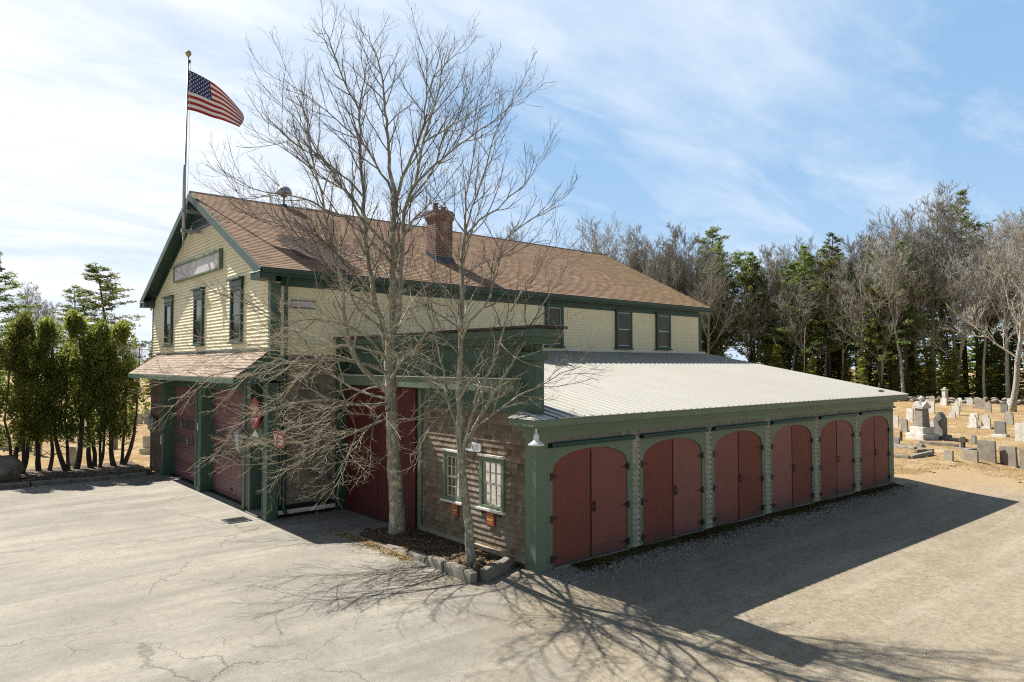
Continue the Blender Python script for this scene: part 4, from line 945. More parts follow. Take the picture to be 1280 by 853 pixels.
scatter('bark_chips', M['litter'], 3800, leafbed, (.012,.045), 'bark chips and fallen leaves in the planting bed', flatn=True, seed=4)
def hedgel(r): x = r.uniform(-12,-2.6); y = 19.4+abs(r.gauss(0,1.5)); return x, y, gz(x,y)+.075
scatter('hedge_litter', M['litter'], 5000, hedgel, (.02,.06), 'dead leaves under the hedge', flatn=True, seed=5)
def lotl(r):
    if r.random() < .5: y = r.uniform(.2, 6.2); x = -1.40-abs(r.gauss(0,.35))
    else: x = r.uniform(-2,19); y = -1.2-abs(r.gauss(0,3.2))
    return x, y, gz(x,y)+.008
scatter('lot_debris', M['litter'], 1700, lotl, (.008,.028), 'bits of straw and leaf blown over the lot', flatn=True, seed=6)
def tuft_field(name, n, where, hgt, label, seed):
    r = random.Random(seed); mb = MB()
    for i in range(n):
        x, y, z = where(r)
        for k in range(5):
            a = r.random()*6.28; b = Vector((x+r.gauss(0,.06), y+r.gauss(0,.06), z-.01)); h = r.uniform(*hgt); tip = b+Vector((math.cos(a)*h*.9, math.sin(a)*h*.9, h*r.uniform(.3,.8))); w = Vector((-math.sin(a), math.cos(a), 0))*.012
            mb.face([b-w, b+w, tip], r.random())
    return tag(mb.build(name, M['straw'], None, at=(0,0,0), tints=True), label, None, None, 'stuff')
def field(r):
    d = 24*r.random()**-.0; x = 20+50*r.random()**1.6; y = r.uniform(-12,26)
    while y < 1.0-.16*(x-18) and x < 24.5+.35*y: x = 20+50*r.random()**1.6; y = r.uniform(-12,26)
    return x, y, gz(x,y)-.02
tuft_field('dry_grass', 9000, field, (.05,.16), 'matted dry straw grass over the cemetery', 7)
def kerbstraw(r): y = r.uniform(2.4,5.6); x = -1.42-abs(r.gauss(0,.12)); return x, y, gz(x,y)+.006
tuft_field('kerb_straw', 420, kerbstraw, (.04,.10), 'pale straw lodged along the sunken kerb', 8)

# ------------------------------------------------------------------ trees
MAPLE_LIMBS = [
 (0.2,0.125,[(-0.71,4.22,0.03),(-0.77,4.22,1.04),(-0.84,4.23,2.21),(-0.91,4.24,3.38),(-0.94,4.23,4.26),(-0.93,4.18,4.98)]),
 (0.099,0.066,[(-0.93,4.18,4.98),(-0.92,4.17,6.08),(-0.94,4.16,7.67),(-0.88,4.12,8.32)]),
 (0.0561,0.0096,[(-0.88,4.12,8.32),(-0.95,4.32,9.1),(-0.97,4.46,10.32),(-0.98,4.6,11.23),(-1.04,4.79,11.99),(-1.14,5.03,12.48),(-1.11,5.17,12.87)]),
 (0.0495,0.0096,[(-0.88,4.12,8.32),(-0.87,3.88,8.75),(-0.82,3.61,9.07),(-0.68,3.24,9.96),(-0.73,3.03,10.81),(-0.81,2.87,11.42)]),
 (0.0792,0.0096,[(-0.93,4.18,4.98),(-0.9,3.94,5.52),(-0.94,3.71,7.08),(-0.97,3.49,8.08),(-0.91,3.21,8.49),(-0.87,2.94,9.42),(-0.75,2.6,10.28),(-0.76,2.39,10.85),(-0.8,2.21,11.31)]),
 (0.033,0.008,[(-0.91,3.21,8.49),(-0.49,3.1,8.96),(0.09,2.84,9.54),(0.6,2.65,9.98),(1.12,2.45,10.42),(1.41,2.45,10.71)]),
 (0.0792,0.0096,[(-0.95,4.22,4.55),(-1.02,4.45,5.09),(-1.15,4.7,6.11),(-1.22,4.91,7.1),(-1.22,5.06,7.89),(-1.21,5.21,8.9),(-1.21,5.36,9.72),(-1.18,5.47,10.77),(-1.36,5.79,11.39),(-1.52,6.08,12.18),(-1.64,6.35,12.88),(-1.72,6.59,13.29)]),
 (0.0264,0.0096,[(-1.19,5.46,10.77),(-0.97,5.62,11.67),(-0.77,5.82,12.35)]),
 (0.07128,0.0096,[(-0.94,4.26,3.54),(-1.51,4.5,4.12),(-1.87,4.56,4.74),(-2.06,4.48,5.51),(-2.21,4.36,6.27),(-2.49,4.34,7.28),(-2.69,4.27,7.71),(-2.83,4.15,8.17),(-3.01,4.07,8.61),(-3.2,3.99,9.19),(-3.32,3.86,9.63),(-3.57,3.84,10.1)]),
 (0.0462,0.0064,[(-0.95,4.13,6.7),(-1.47,4.38,7.26),(-1.85,4.52,7.72),(-2.4,4.81,7.94),(-2.85,5.02,8.18),(-3.34,5.28,8.24),(-3.86,5.55,8.34),(-4.21,5.67,8.53),(-4.52,5.77,8.72)]),
 (0.0396,0.0064,[(-0.96,4.12,7.03),(-1.23,4.59,7.52),(-1.56,5.09,8.45),(-1.94,5.66,8.88),(-2.45,6.33,9.51),(-2.74,6.82,9.9),(-3,7.29,10.25)]),
 (0.033,0.0064,[(-0.91,4.27,8.5),(-1.51,4.55,9.58),(-2.11,4.85,10.16),(-2.58,5.05,10.57),(-3.04,5.24,10.88),(-3.3,5.28,11.02)]),
 (0.0297,0.0064,[(-1.17,5.28,8.55),(-1.31,5.71,9),(-1.77,6.4,9.68),(-2.12,6.98,10.67),(-2.52,7.62,11.4)]),
 (0.03696,0.0064,[(-1.2,5.08,7.77),(-1.96,4.65,8.4),(-2.77,4.26,8.94),(-3.48,3.81,8.96),(-4.33,3.47,9.29)]),
 (0.0396,0.0064,[(-1.1,4.32,5.08),(-1.46,4.91,5.62),(-1.57,5.28,6.18),(-1.77,5.73,6.7),(-2.07,6.26,7.2),(-2.46,6.87,7.8),(-2.94,7.55,8.33),(-3.43,8.26,8.74)]),
 (0.03696,0.0064,[(-1.1,4.68,5.91),(-1.84,4.52,6.56),(-2.62,4.4,7.04),(-3.36,4.26,7.2),(-4.12,4.15,7.35),(-4.72,3.9,7.31)]),
 (0.0231,0.0064,[(-0.73,3.15,9.5),(-0.5,2.46,9.72),(-0.31,1.8,9.96),(-0.24,1.25,10.18)]),
 (0.0297,0.0064,[(-0.9,3.62,8.11),(-0.24,3.51,8.96),(0.19,3.59,10.07),(0.76,3.55,11.01),(1.16,3.67,11.78)]),
 (0.0198,0.0064,[(-0.59,3.24,10.68),(-0.16,3.37,11.42),(0.47,3.33,12.09)]),
 (0.049,0.0048,[(-0.94,4.23,3.97),(-1.61,4.13,4.24),(-2.41,4.16,4.35),(-3.32,4.28,4.31),(-4.44,4.59,4.14),(-5.37,4.73,3.92),(-5.95,4.57,4.01)]),
 (0.049,0.0048,[(-0.92,4.25,3.29),(-1.85,4.06,3.31),(-2.89,3.95,3.46),(-3.99,3.91,3.29),(-4.89,3.71,2.97)]),
 (0.0363,0.0048,[(-0.91,4.24,3.38),(-1.57,4.99,3.67),(-2.07,5.59,4.22),(-2.37,6.01,4.86),(-2.93,6.66,5.47),(-3.66,7.46,5.95),(-4.24,8.14,6.17)]),
 (0.03432,0.0048,[(-0.9,4.25,2.99),(-1.84,4.07,2.71),(-2.87,3.98,2.39),(-3.81,3.81,2.17),(-4.48,3.39,2.25)]),
 (0.0297,0.0048,[(-0.95,4.22,4.46),(-1.87,4.84,4.7),(-2.65,5.36,4.55),(-3.43,5.86,4.58),(-4.48,6.61,4.43),(-5.17,7.03,4.54)]),
 (0.0264,0.0048,[(-0.93,4.22,4.12),(-0.26,4.15,4.56),(0.51,4.01,4.87),(1.29,3.88,4.79)]),
 (0.0264,0.0048,[(-0.9,4.25,2.9),(-0.69,3.46,2.99),(-0.47,2.63,3.34),(-0.27,1.83,3.85)]),
 (0.0165,0.0048,[(-0.85,4.24,2.21),(-1.28,4.23,1.86),(-1.67,4.17,1.72)]),
 (0.0264,0.0048,[(-0.93,4.24,3.77),(-1.37,4.95,3.57),(-1.85,5.72,2.96),(-2.34,6.49,2.43),(-3.33,7.68,2.09)]),
 (0.0297,0.0048,[(-0.94,4.23,4.26),(-1.77,4.24,5.02),(-2.71,4.38,5.27),(-3.61,4.49,5.15),(-4.46,4.56,4.94)]),
 (0.02772,0.0048,[(-0.9,4.24,3.19),(-1.62,3.72,2.96),(-2.44,3.31,2.42),(-3.09,2.75,1.86)]),
 (0.0561,0.0048,[(-0.92,4.23,3.81),(-1.33,3.15,4.26),(-1.7,2.06,4.51),(-2.13,1.01,4.59)]),
 (0.0561,0.0048,[(-0.95,4.22,4.55),(-1.69,3.33,5.26),(-2.48,2.5,5.66),(-3.31,1.7,5.89)]),
 (0.033,0.0048,[(-0.93,4.19,4.75),(-0.15,4.9,5.51),(0.73,5.51,6.24),(1.66,6.1,6.7)]),
 (0.04752,0.0048,[(-0.95,4.13,6.7),(-1.19,3.07,7.39),(-1.41,2.01,7.64),(-1.83,1.14,7.68)]),
 (0.03564,0.0048,[(-0.95,4.14,6.31),(-0.7,5.39,6.86),(-0.65,6.82,7.29),(-0.56,8.22,7.61)]),
]
SMALL_MAPLE_LIMBS = [
 (0.1,0.036,[(-0.97,0.89,0.04),(-1.04,0.91,0.89),(-1.12,0.94,1.71),(-1.19,0.97,2.29),(-1.25,0.99,3.03),(-1.25,0.97,3.6),(-1.26,0.93,4.49),(-1.25,0.9,5.14),(-1.26,0.88,5.68),(-1.28,0.86,6.47),(-1.24,0.81,6.95)]),
 (0.0186,0.0048,[(-1.24,0.81,6.95),(-1.25,1.15,7.27),(-1.32,1.54,7.73),(-1.43,1.96,8.26)]),
 (0.0248,0.0048,[(-1.24,0.81,6.95),(-1.2,0.84,7.44),(-1.13,0.86,8),(-0.99,0.81,8.69),(-0.95,0.84,9.37)]),
 (0.0248,0.0048,[(-1.24,0.81,6.95),(-1.19,0.49,7.69),(-1.15,0.19,8.21),(-1.12,-0.1,8.93),(-1.04,-0.42,9.32),(-1.07,-0.64,9.51)]),
 (0.0279,0.0048,[(-1.24,0.81,6.88),(-0.9,0.72,7.25),(-0.53,0.61,7.5),(-0.25,0.58,7.82),(0.1,0.49,8.07),(0.36,0.47,8.43),(0.58,0.48,8.81)]),
 (0.031,0.0048,[(-1.24,0.91,4.75),(-1.23,0.65,5.1),(-1.04,0.24,5.6),(-0.98,-0.08,6.63),(-0.66,-0.6,7.07),(-0.46,-1.01,7.33),(-0.49,-1.21,7.39),(-0.48,-1.45,7.52)]),
 (0.0527,0.0048,[(-1.1,0.89,2.53),(-0.96,0.84,2.92),(-0.72,0.72,3.41),(-0.31,0.43,4.23),(-0.07,0.3,4.84),(0.17,0.17,5.27),(0.48,-0.03,5.87),(0.63,-0.07,6.11),(0.83,-0.15,6.46)]),
 (0.04464,0.0048,[(-1.17,0.96,2.29),(-1.2,0.71,3.04),(-1.04,0.31,4),(-0.98,-0.01,4.68),(-1,-0.24,5.1),(-1.03,-0.46,5.33),(-0.93,-0.79,5.85),(-0.78,-1.16,6.16),(-0.78,-1.4,6.37)]),
 (0.0403,0.0048,[(-1.22,0.98,2.53),(-1.26,1.12,3.1),(-1.31,1.28,3.59),(-1.4,1.45,4.39),(-1.47,1.62,5.03),(-1.53,1.77,5.63),(-1.59,1.93,6.1),(-1.72,2.15,6.62)]),
 (0.0248,0.0048,[(-0.94,0.86,2.92),(-0.75,0.39,3.28),(-0.54,-0.09,3.63),(-0.4,-0.51,3.8),(-0.24,-0.95,4.06),(-0.07,-1.39,4.21)]),
 (0.0124,0.004,[(-1.15,-0.22,4.67),(-1.06,-0.55,4.38),(-0.88,-0.98,4.48),(-0.69,-1.41,4.66)]),
 (0.0155,0.004,[(-1.22,0.93,3.93),(-0.74,0.93,4.26),(-0.22,0.9,4.52),(0.31,0.86,4.79),(0.82,0.84,5.07)]),
 (0.0155,0.004,[(-1.26,0.93,4.42),(-1.71,0.87,4.74),(-2.14,0.79,4.83),(-2.56,0.71,4.79)]),
 (0.0155,0.004,[(-1.26,0.89,5.32),(-1.3,1.31,5.77),(-1.33,1.71,6.05),(-1.37,2.12,6.61)]),
 (0.0124,0.004,[(-1.24,0.96,3.52),(-1.66,1.07,3.21),(-2.01,1.12,2.82),(-2.23,1.06,2.61)]),
 (0.0186,0.004,[(-1.27,0.87,6.06),(-0.78,0.9,6.36),(-0.04,0.72,6.62),(0.55,0.66,6.92),(1.09,0.65,7.05)]),
 (0.0155,0.004,[(-1.26,0.85,6.31),(-1.72,0.87,6.75),(-2.06,0.79,7.18),(-2.39,0.71,7.43)]),
 (0.03255,0.004,[(-1.25,0.92,4.67),(-1.81,0.32,5.11),(-2.4,-0.24,5.35),(-2.91,-0.87,5.48)]),
 (0.0217,0.004,[(-1.25,0.89,5.16),(-0.62,1.38,5.7),(0.04,1.85,6.18),(0.63,2.39,6.46)]),
 (0.02418,0.004,[(-1.25,0.84,6.39),(-1.51,0.21,6.84),(-1.79,-0.4,7.14),(-2.12,-0.96,7.31)]),
 (0.0279,0.004,[(-1.25,0.97,3.52),(-1.56,0.25,3.87),(-1.89,-0.44,4.03),(-2.29,-1.06,4.07)]),
]

def spline(pts, per=.22):
    """smooth run through hand-placed limb points"""
    P_ = [Vector(p) for p in pts]; P_ = [P_[0]*2-P_[1]]+P_+[P_[-1]*2-P_[-2]]; out = []
    for i in range(1, len(P_)-2):
        a, b, c, d = P_[i-1:i+3]; n = max(1, int((c-b).length/per))
        for k in range(n):
            t = k/n; out.append(.5*((2*b)+(c-a)*t+(2*a-5*b+4*c-d)*t*t+(3*b-a-3*c+d)*t**3))
    out.append(P_[-2]); return out
def perp(d, r):
    q = Vector((r.gauss(0,1), r.gauss(0,1), r.gauss(0,1))); q -= d*q.dot(d)
    if q.length < 1e-3: q = d.orthogonal()
    return q.normalized()
def shoot(p, d, ln_, nseg, r, up=.06, wig=.14):
    pts = [Vector(p)]; d = Vector(d); s = ln_/nseg
    for i in range(nseg):
        d = (d+Vector((r.gauss(0,wig), r.gauss(0,wig), r.gauss(0,wig)+up))).normalized(); pts.append(pts[-1]+d*s)
    return pts
def taper(r0, r1, n): return [r0+(r1-r0)*i/(n-1) for i in range(n)]
def ramify(mb, pts, rad, r, level, spec, z0):
    """side shoots along a run of points; level counts down"""
    n = len(pts); cum = [0]
    for i in range(1, n): cum.append(cum[-1]+(pts[i]-pts[i-1]).length)
    tot = cum[-1]; sp = spec['gap'][level]; s = tot*spec['start'][level]+r.random()*sp; i = 1; q0 = None
    while s < tot*.995:
        while i < n-1 and cum[i] < s: i += 1
        f = (s-cum[i-1])/max(1e-6, cum[i]-cum[i-1]); p = pts[i-1].lerp(pts[i], f); t = (pts[i]-pts[i-1]).normalized(); rr = rad[i-1]+(rad[i]-rad[i-1])*f
        q = perp(t, r)
        if q0 is not None: q = (q*.8-q0*.9); q -= t*q.dot(t); q = q.normalized() if q.length > .1 else perp(t, r)
        q0 = q; a = R(r.uniform(*spec['ang'])); d = t*math.cos(a)+q*math.sin(a)
        lo, hi = spec['len'][level]; L_ = r.uniform(lo, hi)*(1-.45*s/tot)
        if level == spec['top']: L_ = min(L_, .35+.42*tot)
        c0 = min(rr*.62, spec['rad'][level]); nseg = spec['seg'][level]
        up = spec['up'][level] if p.z > z0 else spec['uplow'][level]
        cp = shoot(p, d, L_, nseg, r, up, spec['wig']); cr = taper(c0, spec['tip'][level], nseg+1)
        mb.tube(cp, cr, spec['sides'][level], cap=False)
        if level > 0: ramify(mb, cp, cr, r, level-1, spec, z0)
        s += sp*r.uniform(.6, 1.4)
def hand_tree(name, limbs, spec, seed, label, bark, twig, z0):
    r = random.Random(seed); base = limbs[0][2][0]; root = thing(name, (base[0], base[1], gz(base[0],base[1])), label, 'tree')
    tr, br = MB(), MB()
    for k, (r0, r1, pts) in enumerate(limbs):
        sp_ = spline(pts); n = len(sp_); big = k == 0
        for i in range(1, n-1):
            j = .010 if big else .013; sp_[i] = sp_[i]+Vector((r.gauss(0,j), r.gauss(0,j), r.gauss(0,j*.5)))
        rad = [r0+(r1-r0)*(i/(n-1))**.85 for i in range(n)]
        if big:
            for i in range(n): rad[i] *= 1+.30*math.exp(-(sp_[i].z-base[2])/.22)+.04*r.uniform(-1,1)
            sp_[0] = sp_[0]-Vector((0,0,.12))
        tr.tube(sp_, rad, 14 if big else (9 if r0 > .05 else 6))
        ramify(br, sp_, rad, r, spec['top'], dict(spec, start=spec['start'][:-1]+[(.62 if big else .16)]), z0)
    tr.build('trunk', bark, root, smooth=True); 
    for i_, f_ in enumerate(br.f):
        zf = br.v[f_[0]][2]+.9*math.sin(i_*.013)+.35*math.sin(i_*.171); br.m[i_] = 1 if zf > z0-.4 else 0
    br.build('branches', [twig, M['dark_twig']], root, smooth=True)
    return root
SPEC = dict(top=2, gap=[.11,.135,.24], start=[.12,.12,.16], ang=(22,46), len=[(.10,.30),(.28,.80),(.7,2.3)], rad=[.0034,.0062,.016], tip=[.0020,.0028,.005], seg=[2,4,7], up=[.12,.11,.10], uplow=[.03,.03,.015], wig=.085, sides=[3,3,4])
hand_tree('bare_maple', MAPLE_LIMBS, SPEC, 3, 'large leafless tree with grey lichened trunk in the planting bed by the red sliding doors', M['maple'], M['twig'], 6.2)
SPEC2 = dict(SPEC, gap=[.13,.155,.26], len=[(.08,.26),(.25,.70),(.5,1.7)])
hand_tree('bare_maple', SMALL_MAPLE_LIMBS, SPEC2, 5, 'slimmer leafless tree with forked mottled trunk at the bed corner before the shed windows', M['maple'], M['twig'], 5.0)

def bare_mesh(seed, H, r0, spread=.5, fork=.35, lean=0.0):
    r = random.Random(seed); tr, br = MB(), MB()
    top = shoot((0,0,-.2), (lean, r.gauss(0,.02), 1), H*.86, 14, r, .05, .045); rad = [r0*(1-.9*(i/14)**.9)+.012 for i in range(15)]; tr.tube(top, rad, 8)
    def limb(p, d, L_, r1, lev):
        n = 6 if lev > 1 else 4; pts = shoot(p, d, L_, n, r, .09, .10); rd = taper(r1, max(.012, r1*.35), n+1)
        (tr if lev > 1 else br).tube(pts, rd, 4 if lev > 1 else 3, cap=False)
        if lev == 0: return
        k = {3: 8, 2: 6, 1: 5}[lev]
        for i in range(k):
            f = .22+.78*(i+r.random())/k; j = min(n-1, int(f*n)); q = pts[j].lerp(pts[j+1], f*n-j if f*n-j <= 1 else 1); t = (pts[j+1]-pts[j]).normalized(); a = R(r.uniform(24,52)); dd = t*math.cos(a)+perp(t, r)*math.sin(a)
            limb(q, dd, L_*r.uniform(.32,.58), max(.014, rd[j]*.55), lev-1)
    nl = 15
    for i in range(nl):
        f = fork+(1-fork)*(i+r.random()*.8)/nl; j = min(13, int(f*14)); p = top[j].lerp(top[j+1], min(1, f*14-j)); az = i*2.4+r.random(); a = R(r.uniform(30,58)*(1.1-.5*f))
        d = Vector((math.cos(az)*math.sin(a), math.sin(az)*math.sin(a), math.cos(a))); limb(p, d, H*spread*(1.05-.72*(f-fork)/(1-fork))*r.uniform(.7,1.1)*.62, max(.035, rad[j]*.6), 3)
    return tr, br
def needles(mb, c, r, size, n, tint, flatz=.5):
    for k in range(n):
        d = Vector((r.gauss(0,1), r.gauss(0,1), r.gauss(0,1)*flatz+.25)).normalized(); w = perp(d, r)*size*.16; a = c+d*size*.15*r.random(); b = c+d*size*r.uniform(.7,1.2)
        mb.face([a-w*.4, a+w*.4, b+w, b-w], min(1, max(0, tint+r.gauss(0,.13))))
def pine_mesh(seed, H, r0, bare=.35, W=.20, whorl=.62, dense=1.0):
    r = random.Random(seed); tr, cr = MB(), MB(); top = shoot((0,0,-.2), (0,0,1), H, 16, r, .05, .018); tr.tube(top, taper(r0, .03, 17), 8)
    def at(z): 
        f = max(0, min(15.99, z/H*16)); i = int(f); return top[i].lerp(top[i+1], f-i)
    z = H*.16
    while z < H*.985:
        f = z/H; crown = f > bare
        prof = (1-((f-bare)/(1-bare)))**.62 if crown else .55
        for k in range(r.randint(3,5) if crown else r.randint(0,2)):
            az = r.random()*6.283; L_ = H*W*prof*r.uniform(.45,1.25)+.35; d = Vector((math.cos(az), math.sin(az), .10+.5*max(0,f-.6)))
            pts = shoot(at(z+r.uniform(-.2,.2)), d, L_, 5, r, .045, .07); tr.tube(pts, taper(max(.018, .028*L_/2.5), .009, 6), 4, cap=False)
            if not crown and r.random() < .8: continue
            tn = r.uniform(.25,.75)
            for m in range(int((3+L_*3.4)*dense)):
                g = r.uniform(.30,1.0); j = min(4, int(g*5)); q = pts[j].lerp(pts[j+1], g*5-j)+Vector((r.gauss(0,.22), r.gauss(0,.22), r.gauss(0,.08)+.06))*(L_*.32)
                needles(cr, q, r, .34, 7, tn)
        z += whorl*r.uniform(.7,1.3)*(1.25-.5*f)
    needles(cr, top[-1], r, .5, 10, .6); return tr, cr
def hemlock_mesh(seed, H, r0, W=.24, dense=1.0):
    r = random.Random(seed); tr, cr = MB(), MB(); top = shoot((0,0,-.2), (0,0,1), H, 10, r, .05, .02); tr.tube(top, taper(r0, .02, 11), 7); z = H*.05
    while z < H*.97:
        f = z/H; L0 = H*W*(1-f)**.8*(.55+.45*min(1, f*5))
        for k in range(4):
            az = r.random()*6.283; L_ = L0*r.uniform(.55,1.2)+.2; j = min(9, int(f*10)); p = top[j].lerp(top[j+1], f*10-j); pts = shoot(p, (math.cos(az), math.sin(az), .15), L_, 4, r, -.05, .06); tr.tube(pts, taper(.02+.006*L_, .006, 5), 3, cap=False); tn = r.uniform(.2,.8)
            for m in range(int((3+L_*6)*dense)):
                g = r.uniform(.15,1.0); jj = min(3, int(g*4)); q = pts[jj].lerp(pts[jj+1], g*4-jj)+Vector((r.gauss(0,.16), r.gauss(0,.16), r.gauss(0,.05)-.03))*(.5+L_*.25)
                needles(cr, q, r, .30, 5, tn, .22)
        z += .30*r.uniform(.7,1.3)*(H/9)**.5
    return tr, cr
def arbor_mesh(seed, H, W, base, stems):
    r = random.Random(seed); tr, cr = MB(), MB()
    for k in range(stems):
        az = 6.283*k/stems+r.random(); b = Vector((math.cos(az)*.16, math.sin(az)*.16, -.1)); pts = shoot(b, (math.cos(az)*r.uniform(.1,.42), math.sin(az)*r.uniform(.1,.42), 1), base*1.7, 9, r, .30, .11)
        pts += shoot(pts[-1], (0,0,1), H*.5, 4, r, .4, .06)[1:]; tr.tube(pts, taper(r.uniform(.06,.12), .02, len(pts)), 7)
        for q in range(5):
            j = r.randint(3,8); tr.tube(shoot(pts[j], (r.gauss(0,1), r.gauss(0,1), .5), r.uniform(.3,.7), 4, r, .1, .15), taper(.018,.006,5), 4, cap=False)
    lumps = []
    for k in range(58):
        f = r.random()**.9; z = base+(H-base)*f; rad = W*(1-.80*f**2.4)*(.62+.38*min(1, f*4)); az = r.random()*6.283; q = r.uniform(.25,.85); lumps.append((Vector((math.cos(az)*rad*q, math.sin(az)*rad*q, z)), r.uniform(.22,.42)*(1-.3*f), r.uniform(.25,.75)))
    lumps.append((Vector((r.gauss(0,.08), r.gauss(0,.08), H-.1)), .22, .7))
    for c, s, tn in lumps:
        for m in range(int(s*800)):
            d = Vector((r.gauss(0,1), r.gauss(0,1), r.gauss(0,1))).normalized(); p = c+Vector((d.x*s, d.y*s, d.z*s*1.5))*r.uniform(.55,1.05); g = (d+Vector((0,0,.9))).normalized(); w = perp(g, r)
            L_ = r.uniform(.07,.16); tt = min(1, max(0, tn+r.gauss(0,.16)))
            cr.face([p-w*.012, p+w*.035+g*L_*.5, p+g*L_, p-w*.035+g*L_*.5], tt)
    return tr, cr
def plant(name, meshes, mats, loc, label, cat, group=None, rz=0, sc=1):
    root = thing(name, loc, label, cat, group); a = meshes[0].build('trunk', mats[0], None, at=(0,0,0), smooth=True); b = meshes[1].build('crown', mats[1], None, at=(0,0,0)); a.parent = root; b.parent = root
    root.rotation_euler = (0,0,rz); root.scale = (sc,sc,sc); return root, [a, b]
fr = random.Random(77)
# hedge of arborvitae
HG = 'arborvitae hedge left of the building'
src = {}
for i, (x, y, s, v) in enumerate(((-7.75,22.9,.97,1), (-6.62,22.75,1.0,0), (-5.75,23.05,.95,1), (-4.85,22.7,1.03,2), (-3.98,22.65,.97,0), (-3.15,22.55,1.0,2))):
    lb = ['multi-stemmed arborvitae behind the round boulder', 'tall arborvitae second from the left edge of the hedge', 'slender arborvitae in the left half of the hedge with a bent low stem', 'bushy arborvitae at the middle of the hedge', 'arborvitae with two thin stems right of the hedge middle', 'broad multi-stemmed arborvitae nearest the building', 'last arborvitae at the far left end of the hedge, beyond the frame', 'arborvitae beyond the left edge of the hedge'][i]
    if v not in src: src[v] = plant('arborvitae', arbor_mesh(100+v, 6.0, (.84,.76,.92)[v], 1.40, (4,3,4)[v]), (M['dark_bark'], M['arbor']), (x,y,gz(x,y)), lb, 'tree', HG, fr.random()*6, s)
    else: copy_thing(src[v][0], src[v][1], (x,y,gz(x,y)), fr.random()*6, (s,s,s*fr.uniform(.96,1.04)), lb, HG)
# the woods
fr = random.Random(78)
WG = 'trees of the woods behind the cemetery'
bare = [bare_mesh(200+i, 20, (.24,.20,.27,.17)[i], (.50,.42,.58,.40)[i], (.36,.42,.30,.46)[i]) for i in range(4)]
pines = [pine_mesh(300+i, 24, .30, (.34,.26,.42)[i], (.20,.23,.18)[i]) for i in range(3)]
hem = [hemlock_mesh(400+i, 8, .11, (.26,.22)[i]) for i in range(2)]
S = {}
def put(kind, i, x, y, h, label, group=WG, bark=None, wd=1):
    key = (kind, i, bark); wide = wd; z = gz(x,y)-.05
    base = {'bare': 20, 'pine': 24, 'hem': 8}[kind]; sc = h/base; rz_ = fr.random()*6.28
    if key not in S:
        mats = {'bare': (M[bark or 'grey_bark'], M['grey_twig']), 'pine': (M['dark_bark'], M['pine']), 'hem': (M['dark_bark'], M['hemlock'])}[kind]
        mm = {'bare': bare, 'pine': pines, 'hem': hem}[kind][i]
        S[key] = plant({'bare': 'bare_tree', 'pine': 'pine_tree', 'hem': 'hemlock_tree'}[kind], mm, mats, (x,y,z), label, 'tree', group, rz_, sc)
    else: copy_thing(S[key][0], S[key][1], (x,y,z), rz_, (sc*wide*fr.uniform(.92,1.1), sc*wide*fr.uniform(.92,1.1), sc), label, group)
LB = 'leafless grey tree among the crowded woods behind the cemetery'
LP = 'dark green pine rising among the crowded woods behind the cemetery'
LH = 'low yellow-green hemlock under the woods behind the cemetery'
EDGE = [Vector((93,-12)), Vector((89,2)), Vector((80,45)), Vector((48,80)), Vector((20,98))]
def edgept(s, off):
    seg = [(EDGE[i+1]-EDGE[i]).length for i in range(len(EDGE)-1)]; d = s*sum(seg)
    for i, l in enumerate(seg):
        if d <= l or i == len(seg)-1:
            t = (EDGE[i+1]-EDGE[i])/l; n = Vector((-t.y, t.x)); n = -n if n.dot(EDGE[i]) < 0 else n
            return EDGE[i]+t*min(d, l)+n*off, min(1, (sum(seg[:i])+min(d,l))/sum(seg))
        d -= l
def row(kind, n, o0, o1, h, label, nv):
    for k in range(n):
        p, f = edgept((k+fr.uniform(.05,.95))/n, fr.uniform(o0, o1)); a, b = h(f); q_ = .62 if f > .56 else 1; a *= q_; b *= q_; put(kind, (k*7+int(o0)) % nv, p.x, p.y, fr.uniform(a, b), label)
row('bare', 64, 0, 6, lambda f: (17,25) if not .30 < f < .47 else (15,22), LB, 4); row('bare', 58, 6, 14, lambda f: (22,29) if not .30 < f < .47 else (21,26), LB, 4); row('bare', 34, 15, 26, lambda f: (24,28), LB, 4)
for k in range(38):
    p, f = edgept(.26+.24*(k+fr.random())/38, fr.uniform(1,16)); put('pine', k % 3, p.x, p.y, fr.uniform(14,23), LP)
row('pine', 16, 5, 10, lambda f: (12,18), LP, 3); row('pine', 14, 11, 19, lambda f: (13,19), LP, 3); row('pine', 14, 20, 34, lambda f: (16,21), LP, 3)
row('hem', 22, 28, 46, lambda f: (10,17), LH, 2); row('hem', 74, .0, 4, lambda f: (3,8), LH, 2); row('hem', 50, 5, 12, lambda f: (5,11), LH, 2); row('hem', 18, 15, 26, lambda f: (8,14), LH, 2)
put('pine', 1, 92, 56, 28.5, 'tallest pine, standing above the other treetops right of the brown roof', None)
put('pine', 0, 101, 22, 29.0, 'dark pointed pine among bare crowns near the right edge of the woods', None)
put('bare', 2, 72, 62, 28.0, 'wide-crowned leafless tree standing alone against the sky beside the roof end', None)
put('bare', 0, 60, 72, 26.5, 'rounded leafless crown just showing over the roof left of the woods', None)
put('bare', 2, 42, 64, 23.5, 'leafless crown visible behind the brick chimney', None)
put('bare', 2, 70, 9, 20.0, 'leafless tree with drooping pale branches reaching over the cemetery at right', None)
